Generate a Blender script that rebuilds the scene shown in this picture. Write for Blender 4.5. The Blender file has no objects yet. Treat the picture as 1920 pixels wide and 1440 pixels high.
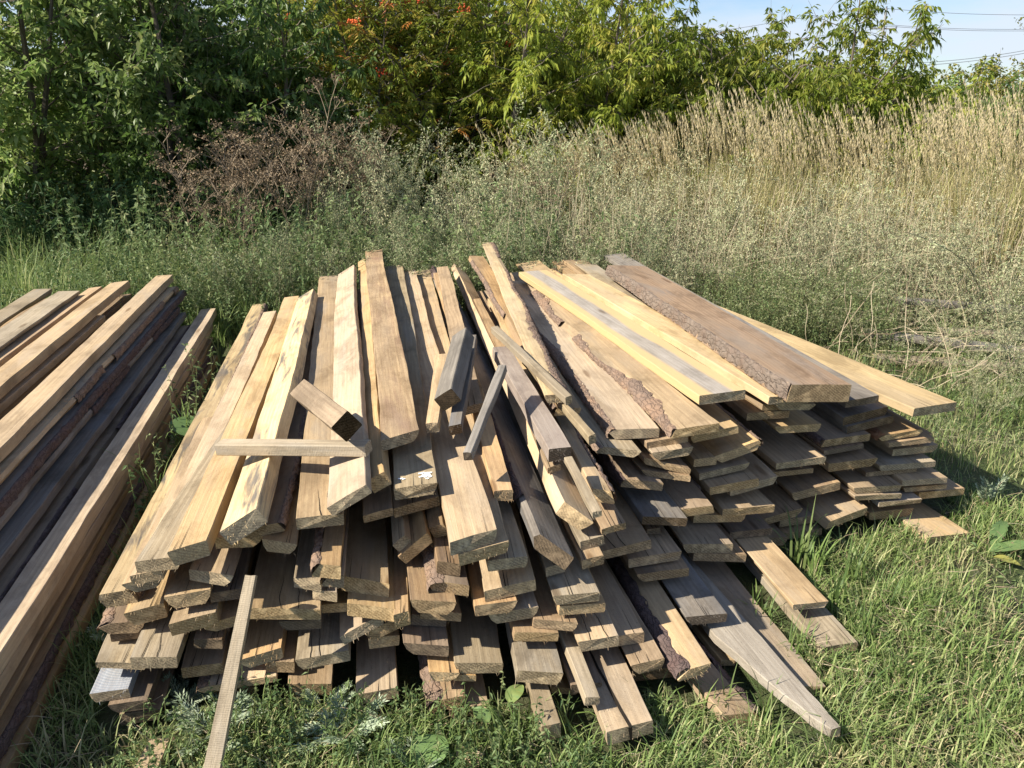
import bpy, math, random
import numpy as np
from mathutils import Vector, Matrix, noise as mn

S = bpy.context.scene
COL = S.collection
R = math.radians
# ---------------------------------------------------------------- camera
cam = bpy.data.cameras.new('camera'); co = bpy.data.objects.new('camera', cam); COL.objects.link(co)
cam.sensor_width = 36.0; cam.lens = 36.0 * 1442 / 1920; cam.clip_end = 2000; cam.clip_start = .05
PITCH = math.atan(530 / 1442)
co.location = (0, 0, 1.6); co.rotation_euler = (R(90) - PITCH, 0, 0)
S.camera = co
# ---------------------------------------------------------------- light
SUN = Vector((-1.0, -0.30, 0.92)).normalized()
el = math.asin(SUN.z); az = math.atan2(SUN.x, SUN.y)
w = bpy.data.worlds.new("World"); S.world = w; w.use_nodes = True
nt = w.node_tree; bg = nt.nodes['Background']
sky = nt.nodes.new('ShaderNodeTexSky'); sky.sky_type = 'NISHITA'; sky.sun_disc = False
sky.sun_elevation = el; sky.sun_rotation = az; sky.altitude = 200; sky.air_density = 1.0; sky.dust_density = .5
tc = nt.nodes.new('ShaderNodeTexCoord'); mp = nt.nodes.new('ShaderNodeMapping')
mp.inputs['Scale'].default_value = (2.2, 2.2, 9.0); mp.inputs['Location'].default_value = (.35, 0.2, .1)
nz = nt.nodes.new('ShaderNodeTexNoise'); nz.inputs['Scale'].default_value = 1.6; nz.inputs['Detail'].default_value = 9; nz.inputs['Roughness'].default_value = .58
rp = nt.nodes.new('ShaderNodeValToRGB'); rp.color_ramp.elements[0].position = .46; rp.color_ramp.elements[1].position = .70
mx = nt.nodes.new('ShaderNodeMixRGB'); mx.inputs[2].default_value = (5.4, 5.9, 6.7, 1)
ml = nt.nodes.new('ShaderNodeMath'); ml.operation = 'MULTIPLY'; ml.inputs[1].default_value = .8
L = nt.links.new
L(tc.outputs['Generated'], mp.inputs['Vector']); L(mp.outputs[0], nz.inputs['Vector']); sx = nt.nodes.new('ShaderNodeSeparateXYZ'); L(tc.outputs['Generated'], sx.inputs[0])
def wm(op, a, b):
    x = nt.nodes.new('ShaderNodeMath'); x.operation = op; x.use_clamp = op == 'MULTIPLY'
    for i, q in enumerate((a, b)):
        if isinstance(q, bpy.types.NodeSocket): L(q, x.inputs[i])
        else: x.inputs[i].default_value = q
    return x.outputs[0]
band = wm('MULTIPLY', wm('MAXIMUM', wm('SUBTRACT', 1.0, wm('ABSOLUTE', wm('DIVIDE', wm('SUBTRACT', sx.outputs[2], .075), .07), 0), ), 0), .16)
L(wm('ADD', nz.outputs['Fac'], band), rp.inputs[0])
L(rp.outputs[0], ml.inputs[0]); L(ml.outputs[0], mx.inputs[0]); tn = nt.nodes.new('ShaderNodeMixRGB'); tn.blend_type = 'MULTIPLY'; tn.inputs[0].default_value = 1; tn.inputs[2].default_value = (.80, .90, 1.08, 1); L(sky.outputs[0], tn.inputs[1]); L(tn.outputs[0], mx.inputs[1]); L(mx.outputs[0], bg.inputs[0])
bg.inputs[1].default_value = 0.074
sl = bpy.data.lights.new('sun', 'SUN'); sl.energy = 5.0; sl.angle = R(.5); sl.color = (1.0, .93, .80)
so = bpy.data.objects.new('sun', sl); COL.objects.link(so)
so.rotation_euler = SUN.to_track_quat('Z', 'Y').to_euler()
S.view_settings.view_transform = 'Standard'; S.view_settings.look = 'None'; S.view_settings.gamma = 1
S.view_settings.exposure = 1.0
S.render.engine = 'CYCLES'
S.cycles.max_bounces = 5; S.cycles.diffuse_bounces = 3; S.cycles.transmission_bounces = 3; S.cycles.transparent_max_bounces = 4

rng = np.random.RandomState(7); random.seed(7)
def tag(o, label=None, cat=None, group=None, kind=None):
    if label: o['label'] = label
    if cat: o['category'] = cat
    if group: o['group'] = group
    if kind: o['kind'] = kind
    return o
def empty(name, loc=(0, 0, 0)):
    o = bpy.data.objects.new(name, None); o.empty_display_size = .1; o.location = loc; COL.objects.link(o); return o

# ---------------------------------------------------------------- node helpers
class N:
    def __init__(s, name):
        s.m = bpy.data.materials.new(name); s.m.use_nodes = True; s.t = s.m.node_tree; s.b = s.t.nodes['Principled BSDF']
        s.b.inputs['Specular IOR Level'].default_value = .25
    def n(s, typ, **kw):
        x = s.t.nodes.new(typ)
        for k, v in kw.items(): setattr(x, k, v)
        return x
    def l(s, a, b): s.t.links.new(a, b)
    def val(s, node, key, v): node.inputs[key].default_value = v
    def mix(s, f, a, b, mode='MIX'):
        x = s.n('ShaderNodeMixRGB', blend_type=mode)
        for i, v in ((0, f), (1, a), (2, b)):
            if isinstance(v, bpy.types.NodeSocket): s.l(v, x.inputs[i])
            else: x.inputs[i].default_value = v if i == 0 else (*v[:3], 1)
        return x.outputs[0]
    def math(s, op, a, b=0.0, c=None, clamp=False):
        x = s.n('ShaderNodeMath', operation=op, use_clamp=clamp)
        for i, v in enumerate((a, b, c)):
            if v is None: continue
            if isinstance(v, bpy.types.NodeSocket): s.l(v, x.inputs[i])
            else: x.inputs[i].default_value = v
        return x.outputs[0]
    def map(s, vec, scale=(1, 1, 1), loc=(0, 0, 0)):
        x = s.n('ShaderNodeMapping'); x.inputs['Scale'].default_value = scale; x.inputs['Location'].default_value = loc
        s.l(vec, x.inputs['Vector']); return x.outputs[0]
    def noise(s, vec, scale, detail=4, rough=.55, dist=0, out='Fac'):
        x = s.n('ShaderNodeTexNoise'); s.l(vec, x.inputs['Vector'])
        x.inputs['Scale'].default_value = scale; x.inputs['Detail'].default_value = detail
        x.inputs['Roughness'].default_value = rough; x.inputs['Distortion'].default_value = dist
        return x.outputs[out]
    def ramp(s, f, *st):
        x = s.n('ShaderNodeValToRGB'); e = x.color_ramp.elements
        while len(e) < len(st): e.new(.5)
        for i, (p, c) in enumerate(st):
            e[i].position = p; e[i].color = (*c, 1) if isinstance(c, tuple) else (c, c, c, 1)
        s.l(f, x.inputs[0]); return x.outputs[0]
    def bump(s, h, strength, dist=.002):
        x = s.n('ShaderNodeBump'); x.inputs['Strength'].default_value = strength; x.inputs['Distance'].default_value = dist
        s.l(h, x.inputs['Height']); s.l(x.outputs[0], s.b.inputs['Normal'])
    def col(s, c): s.l(c, s.b.inputs['Base Color'])

def objvec(g):
    tc = g.n('ShaderNodeTexCoord'); oi = g.n('ShaderNodeObjectInfo')
    c = g.n('ShaderNodeCombineXYZ'); r1 = g.math('MULTIPLY', oi.outputs['Random'], 37.0)
    r2 = g.math('MULTIPLY', oi.outputs['Random'], 91.0)
    g.l(r1, c.inputs[0]); g.l(r2, c.inputs[1]); g.l(r1, c.inputs[2])
    a = g.n('ShaderNodeVectorMath', operation='ADD'); g.l(tc.outputs['Object'], a.inputs[0]); g.l(c.outputs[0], a.inputs[1])
    return a.outputs[0], tc.outputs['Object'], oi.outputs['Random']

def wood(name, c1, c2, c3=None, blotch=.35, saw=.3, knots=1, rough=.8, stain_scale=(9, 1.6, 9), lo=.5, hi=.66, fib=.5, special=None):
    fib *= .7; g = N(name); v, raw, rnd = objvec(g)
    warp = g.noise(g.map(v, (3, .8, 3)), 1.0, 3, out='Color')
    wv = g.n('ShaderNodeVectorMath', operation='MULTIPLY_ADD'); g.l(warp, wv.inputs[0]); wv.inputs[1].default_value = (.09, .0, .09); g.l(v, wv.inputs[2])
    wave = g.n('ShaderNodeTexWave', wave_type='BANDS', bands_direction='X'); g.l(g.map(wv.outputs[0], (1, .16, 1)), wave.inputs['Vector'])
    g.val(wave, 'Scale', 16); g.val(wave, 'Distortion', 3.2); g.val(wave, 'Detail', 2); g.val(wave, 'Detail Scale', 1.2)
    fiber = g.noise(g.map(v, (170, 3.5, 170)), 1.0, 5, .65)
    streak = g.noise(g.map(v, (34, .9, 34)), 1.0, 4, .6)
    base = g.mix(g.math('MULTIPLY', wave.outputs['Fac'], .55), c1, c2)
    dk = tuple(x * .62 for x in c2)
    base = g.mix(g.math('MULTIPLY', g.ramp(streak, (.45, 0.), (.75, 1.)), .4), base, dk)
    base = g.mix(g.math('MULTIPLY', g.ramp(fiber, (.42, 0.), (.7, 1.)), fib), base, tuple(x * .5 for x in c2))
    lt = tuple(min(1, x * 1.22) for x in c1)
    base = g.mix(g.math('MULTIPLY', g.ramp(fiber, (.25, 1.), (.45, 0.)), .5), base, lt)
    if c3:
        bl = g.noise(g.map(v, stain_scale, (3, 5, 1)), 1.0, 6, .62, .6)
        m = g.math('MULTIPLY', g.ramp(bl, (lo, 0.), (hi, 1.)), blotch)
        base = g.mix(m, base, c3)
    # weathering patches lengthwise
    wn = g.noise(g.map(v, (5, .7, 5), (9, 1, 4)), 1.0, 4, .6)
    base = g.mix(g.math('MULTIPLY', g.ramp(wn, (.46, 0.), (.62, 1.)), .6), base, tuple(.5 * x + .5 * y for x, y in zip(c2, (.28, .245, .195))))
    mud = g.noise(g.map(v, (1, .45, 1), (4, 2, 8)), 7.0, 7, .68, .4)
    base = g.mix(g.math('MULTIPLY', g.ramp(mud, (.50, 0.), (.64, 1.)), .62), base, tuple(x * .5 for x in c2))
    base = g.mix(g.math('MULTIPLY', g.ramp(mud, (.30, 1.), (.44, 0.)), .35), base, tuple(min(1, x * 1.3) for x in c1))
    # dirt specks
    sp = g.noise(v, 90, 3, .7); base = g.mix(g.math('MULTIPLY', g.ramp(sp, (.64, 0.), (.72, 1.)), .5), base, tuple(x * .35 for x in c2))
    if knots:
        vo = g.n('ShaderNodeTexVoronoi', feature='F1'); g.l(g.map(v, (7.5, 1.7, .01)), vo.inputs['Vector']); g.val(vo, 'Scale', 1.0); g.val(vo, 'Randomness', 1.0)
        km = g.ramp(vo.outputs['Distance'], (.055, 1.), (.11, 0.))
        base = g.mix(g.math('MULTIPLY', km, .75), base, tuple(x * .42 for x in (c2[0], c2[1] * .85, c2[2] * .7)))
    if special == 'margins':
        sx = g.n('ShaderNodeSeparateXYZ'); g.l(raw, sx.inputs[0])
        ax = g.math('ABSOLUTE', g.math('ADD', sx.outputs[0], g.math('MULTIPLY', g.math('SUBTRACT', g.noise(g.map(v, (6, 1.2, 6)), 1., 3), .5), .09)))
        base = g.mix(g.ramp(ax, (.035, 0.), (.055, 1.)), base, (.53, .395, .22))
    if special == 'rings':
        w2 = g.n('ShaderNodeTexWave', wave_type='RINGS', rings_direction='Z'); g.l(g.map(raw, (1, .8, 1), (-.03, -.16, 0)), w2.inputs['Vector'])
        g.val(w2, 'Scale', 42); g.val(w2, 'Distortion', 1.2); g.val(w2, 'Detail', 2)
        base = g.mix(g.math('MULTIPLY', w2.outputs['Fac'], .6), base, (.16, .19, .24))
    if saw:
        s2 = g.n('ShaderNodeTexWave', wave_type='BANDS', bands_direction='Y'); g.l(g.map(v, (.25, 1, .3)), s2.inputs['Vector'])
        g.val(s2, 'Scale', 62); g.val(s2, 'Distortion', 5); g.val(s2, 'Detail', 3); g.val(s2, 'Detail Scale', .8)
        base = g.mix(g.math('MULTIPLY', g.math('MULTIPLY', s2.outputs['Fac'], g.ramp(mud, (.4, .3), (.55, 1.))), saw * .55), base, tuple(x * .5 for x in c2))
    br = g.math('ADD', g.math('MULTIPLY', rnd, .36), .82)
    hs = g.n('ShaderNodeHueSaturation'); g.l(br, hs.inputs['Value']); g.l(base, hs.inputs['Color'])
    g.l(g.math('ADD', g.math('MULTIPLY', g.math('FRACT', g.math('MULTIPLY', rnd, 7.3)), .25), .85), hs.inputs['Saturation'])
    g.col(hs.outputs[0]); g.val(g.b, 'Roughness', rough)
    h = g.math('ADD', g.math('MULTIPLY', fiber, .6), g.math('MULTIPLY', sp, .5))
    if saw: h = g.math('ADD', h, g.math('MULTIPLY', s2.outputs['Fac'], .5 * saw))
    g.bump(h, .75, .003)
    return g.m

def endgrain(name, c1, c2):
    g = N(name); v, raw, rnd = objvec(g)
    vv = g.map(v, (1, .05, 1))
    wv = g.n('ShaderNodeTexWave', wave_type='RINGS', rings_direction='Y'); g.l(g.map(vv, (.8, 1, 1)), wv.inputs['Vector'])
    g.val(wv, 'Scale', 44); g.val(wv, 'Distortion', 2.2); g.val(wv, 'Detail', 3)
    n1 = g.noise(g.map(v, (1, .1, 1)), 220, 5, .75); n2 = g.noise(g.map(v, (1, .1, 1)), 30, 3, .6)
    b = g.mix(g.math('MULTIPLY', wv.outputs['Fac'], .75), c1, c2)
    b = g.mix(g.math('MULTIPLY', g.ramp(n1, (.44, 0.), (.64, 1.)), .8), b, tuple(x * .45 for x in c2))
    b = g.mix(g.math('MULTIPLY', g.ramp(n2, (.5, 0.), (.7, 1.)), .6), b, tuple(min(1, x * 1.6) for x in c1))
    b2 = g.n('ShaderNodeBrightContrast'); g.l(b, b2.inputs[0]); g.l(g.math('MULTIPLY', g.math('SUBTRACT', rnd, .5), .05), b2.inputs[1])
    g.col(b2.outputs[0]); g.val(g.b, 'Roughness', .95)
    g.bump(g.math('ADD', n1, g.math('MULTIPLY', n2, .6)), .6, .003)
    return g.m

def bark(name, c1, c2, c3, sc=1.0):
    g = N(name); v, raw, rnd = objvec(g)
    wc = g.noise(v, 22 * sc, 4, .6, out='Color')
    wv = g.n('ShaderNodeVectorMath', operation='MULTIPLY_ADD'); g.l(wc, wv.inputs[0]); wv.inputs[1].default_value = (.05, .05, .05); g.l(v, wv.inputs[2])
    vo = g.n('ShaderNodeTexVoronoi', feature='DISTANCE_TO_EDGE'); g.l(g.map(wv.outputs[0], (1.7, .7, 1.7)), vo.inputs['Vector']); g.val(vo, 'Scale', 34 * sc)
    n = g.noise(v, 60 * sc, 7, .75); n2 = g.noise(v, 11, 4, .6)
    b = g.mix(g.ramp(n, (.3, 0.), (.7, 1.)), c1, c2)
    b = g.mix(g.math('MULTIPLY', g.ramp(n2, (.46, 0.), (.62, 1.)), .75), b, c3)
    b = g.mix(g.ramp(vo.outputs['Distance'], (.0, .4), (.06, 0.)), b, tuple(x * .35 for x in c1))
    g.col(b); g.val(g.b, 'Roughness', .9)
    g.bump(g.math('ADD', n, g.math('MULTIPLY', g.ramp(vo.outputs['Distance'], (0, 0.), (.12, 1.)), .5)), 1.0, .006)
    return g.m

def flat(name, c, rough=.8):
    g = N(name); g.val(g.b, 'Base Color', (*c, 1)); g.val(g.b, 'Roughness', rough); return g.m

GREY = (.27, .25, .235)
WOOD = {
 'y': wood('fresh_pine', (.52, .37, .20), (.41, .275, .14), (.34, .275, .195), .75),
 'Y': wood('clear_pine', (.585, .435, .235), (.48, .34, .175), (.42, .335, .225), .65),
 't': wood('tan_pine', (.47, .345, .205), (.36, .25, .145), (.34, .28, .21), .7),
 'g': wood('weathered_grey', (.395, .315, .205), (.285, .215, .13), (.28, .25, .205), .75),
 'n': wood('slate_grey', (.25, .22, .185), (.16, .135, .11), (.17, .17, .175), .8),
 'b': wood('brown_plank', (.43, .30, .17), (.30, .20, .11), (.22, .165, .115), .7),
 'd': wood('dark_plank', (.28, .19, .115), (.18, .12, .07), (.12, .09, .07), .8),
 'k': wood('barky_plank', (.41, .29, .17), (.29, .19, .11), (.13, .095, .07), .9, lo=.48, hi=.62),
 'o': wood('orange_plank', (.49, .325, .16), (.37, .23, .11), (.27, .17, .10), .6),
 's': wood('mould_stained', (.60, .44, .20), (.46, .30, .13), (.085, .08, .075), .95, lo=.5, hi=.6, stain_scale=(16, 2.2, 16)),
 'f': wood('fibrous_pine', (.52, .36, .185), (.36, .225, .11), (.25, .14, .09), .8, saw=.9, fib=.8),
 'r': wood('reddish_plank', (.47, .31, .16), (.33, .2, .1), (.3, .12, .07), .6),
 'w': wood('pale_worn', (.50, .42, .33), (.37, .29, .21), (.5, .33, .17), .7),
 'W': wood('pale_grey_core', (.41, .37, .325), (.33, .285, .235), None, knots=1, special='margins'),
 'B': wood('brown_slab', (.36, .245, .15), (.25, .155, .09), (.24, .20, .165), .8),
 'wt': wood('bleached_tip', (.43, .385, .32), (.32, .27, .215), None, knots=0),
 'p': wood('purple_brown', (.37, .30, .24), (.25, .18, .14), (.14, .09, .08), .9),
 'R': wood('ringed_grey', (.34, .35, .37), (.27, .26, .26), None, special='rings'),
 'd2': wood('charcoal_wood', (.25, .22, .185), (.16, .14, .115), (.09, .08, .07), .7, saw=.6),
 't2': wood('sawn_tan', (.40, .31, .215), (.30, .22, .15), None, saw=.9, knots=0),
}
END = {k: endgrain('end_' + k, c1, c2) for k, (c1, c2) in {
 'y': ((.54, .39, .21), (.34, .23, .12)), 'g': ((.45, .35, .215), (.24, .18, .115)),
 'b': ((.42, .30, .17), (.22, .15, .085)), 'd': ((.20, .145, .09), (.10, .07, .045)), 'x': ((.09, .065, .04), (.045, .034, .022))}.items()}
ENDOF = dict(y='y', Y='g', t='g', g='g', n='d', b='b', d='d', k='b', o='y', s='g', f='g', r='b', w='g', W='g', B='b', p='d', R='g', d2='x', t2='x', wt='g')
BARK = bark('pine_bark', (.16, .11, .082), (.27, .195, .145), (.31, .20, .13))
BARKD = bark('dark_bark', (.085, .06, .055), (.16, .115, .10), (.12, .075, .065))
BARKO = bark('orange_bark', (.40, .19, .09), (.50, .28, .14), (.28, .12, .07))
BARKC = bark('coarse_bark', (.12, .09, .07), (.24, .19, .15), (.17, .12, .09), .7)
RED = flat('red_paint', (.30, .05, .04)); CRK = flat('crack_shadow', (.02, .015, .01), 1); WHT = flat('droppings', (.75, .75, .72))
KNOT = wood('knot_wood', (.40, .27, .13), (.30, .18, .085), None, knots=0)

# ---------------------------------------------------------------- mesh helpers
def mesh_from(name, V, F, mats=(), midx=None, attr=None, smooth=False):
    V = np.asarray(V, dtype=np.float32); F = np.asarray(F, dtype=np.int32)
    me = bpy.data.meshes.new(name); me.vertices.add(len(V)); me.vertices.foreach_set('co', V.ravel())
    me.loops.add(F.size); me.loops.foreach_set('vertex_index', F.ravel())
    me.polygons.add(len(F)); me.polygons.foreach_set('loop_start', np.arange(0, F.size, F.shape[1], dtype=np.int32))
    me.polygons.foreach_set('loop_total', np.full(len(F), F.shape[1], dtype=np.int32))
    for m in mats: me.materials.append(m)
    if midx is not None: me.polygons.foreach_set('material_index', np.asarray(midx, dtype=np.int32))
    me.update(calc_edges=True)
    if attr is not None:
        a = me.attributes.new('v', 'FLOAT', 'FACE'); a.data.foreach_set('value', np.asarray(attr, dtype=np.float32))
    me.polygons.foreach_set('use_smooth', np.full(len(F), smooth, dtype=bool))
    return me
def link(name, me, parent=None):
    o = bpy.data.objects.new(name, me); COL.objects.link(o)
    if parent: o.parent = parent
    return o
def fn(x, y, seed): return mn.noise(Vector((x, y, seed)))

def board_mesh(Ln, w, t, s, st, o, seed):
    n = max(10, int(Ln / .045)) if Ln > .3 else 10
    ys = np.linspace(0, Ln, n + 1)
    # denser rows near the near end
    bl, br = o.get('bl', 0), o.get('br', 0); wav = o.get('wav', 0)
    rows = []; edges = []
    rq = random.Random(seed + 9); rsb = (rq.uniform(-.012, .012), rq.uniform(-.003, .004), rq.uniform(-.005, .005))
    rs = random.Random(seed); lw = rs.choice((0, 0, 0, .010, .02)) * (w > .08) * (t < .055); rw = rs.choice((0, 0, 0, .010, .02)) * (w > .08) * (t < .055)
    for i, y in enumerate(ys):
        b1 = max(0, lw * (1 + 1.2 * fn(y * 1.7, 31, seed))); b2 = max(0, rw * (1 + 1.2 * fn(y * 1.7, 32, seed)))
        hw = w / 2
        e1 = .0032 * fn(y * 7, 1, seed) + .0065 * fn(y * 1.3, 2, seed); e2 = .0032 * fn(y * 7, 3, seed) + .0065 * fn(y * 1.3, 4, seed)
        if bl: e1 += .010 * fn(y * 2.3, 5, seed)
        if br: e2 += .010 * fn(y * 2.3, 6, seed)
        wl = (bl * (.75 + (1.1 if wav else .6) * fn(y * 2.0, 7, seed))) if bl else 0.0018
        wr = (br * (.75 + (1.1 if wav else .6) * fn(y * 2.0, 8, seed))) if br else 0.0018
        wl = max(.0012, wl); wr = max(.0012, wr)
        xl, xr = -hw + e1, hw + e2
        if o.get('tip') and y < .42:
            f = (y / .42) ** .75; xl = xr - (xr - xl) * (.22 + .78 * f) + .006 * fn(y * 30, 4, seed); xr += .004 * fn(y * 34, 8, seed)
        cl = .85 if bl else .07; cr = .85 if br else .07
        dz = .0012 * fn(y * 3, 9, seed); bw_ = (rsb[0] * math.sin(math.pi * y / Ln) + rsb[2] * math.sin(2 * math.pi * y / Ln)) * (Ln > 1.5); dz += rsb[1] * math.sin(math.pi * y / Ln) * (Ln > 1.5); xl += bw_; xr += bw_
        # ring: bottom-left, bottom-right, right-low, right-top, top mid..., left-top, left-low
        sk = lambda x: s * (x / max(w, .01)) if True else 0
        pts = [(xl + .002 + b1, dz - t), (xr - .002 - b2, dz - t), (xr - b2 * .35, -t * (.55 if b2 else .93)), (xr, -t * min(cr, .35) if b2 else -t * cr), (xr - wr, dz), ((xl + xr) * .5 + .01 * w, dz + .0006), (xl + wl, dz), (xl, -t * min(cl, .35) if b1 else -t * cl), (xl + b1 * .35, -t * (.55 if b1 else .93))]
        rag = .0025 * random.uniform(-1, 1) if i == 0 else 0
        rows.append([(x, y + sk(x) * (1 if y < .6 * Ln else 0) + (.004 * fn(x * 60, z * 60, seed + i) if i in (0, n) else 0), z) for x, z in pts])
        edges.append((xl, xr, wl, wr, cl, cr, dz))
    V = [p for r in rows for p in r]; k = 9; F = []; M = []
    for i in range(n):
        for j in range(k):
            a = i * k + j; b = i * k + (j + 1) % k
            F.append((a, b, b + k, a + k)); M.append(0)
    # ends
    for base, rev in ((0, 0), (n * k, 1)):
        ids = [base + j for j in range(k)]
        # quads fan
        quads = [(ids[0], ids[1], ids[2], ids[3]), (ids[0], ids[3], ids[4], ids[5]), (ids[0], ids[5], ids[6], ids[7]), (ids[0], ids[7], ids[8], ids[8])]
        for q in quads[:3]:
            F.append(q if not rev else q[::-1]); M.append(1)
        # last tri as a slim quad with an added vertex
        V.append(tuple(np.mean([V[ids[7]], V[ids[8]]], axis=0))); q = (ids[0], ids[7], len(V) - 1, ids[8])
        F.append(q if not rev else q[::-1]); M.append(1)
    return V, F, M, ys, edges

def strip(ys, prof, seed, amp):
    """prof(i)-> list of (x,z,nx,nz); bumpy strip"""
    V = []; F = []
    for i, y in enumerate(ys):
        for q, (x, z, nx, nz) in enumerate(prof(i)):
            b = amp * (fn(y * 38, q * 1.7, seed) + .6 * fn(y * 90, q * 3.1, seed + 3))
            V.append((x + nx * b, y, z + nz * b))
    k = len(prof(0))
    for i in range(len(ys) - 1):
        for q in range(k - 1):
            a = i * k + q; F.append((a, a + 1, a + 1 + k, a + k))
    return V, F

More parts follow.
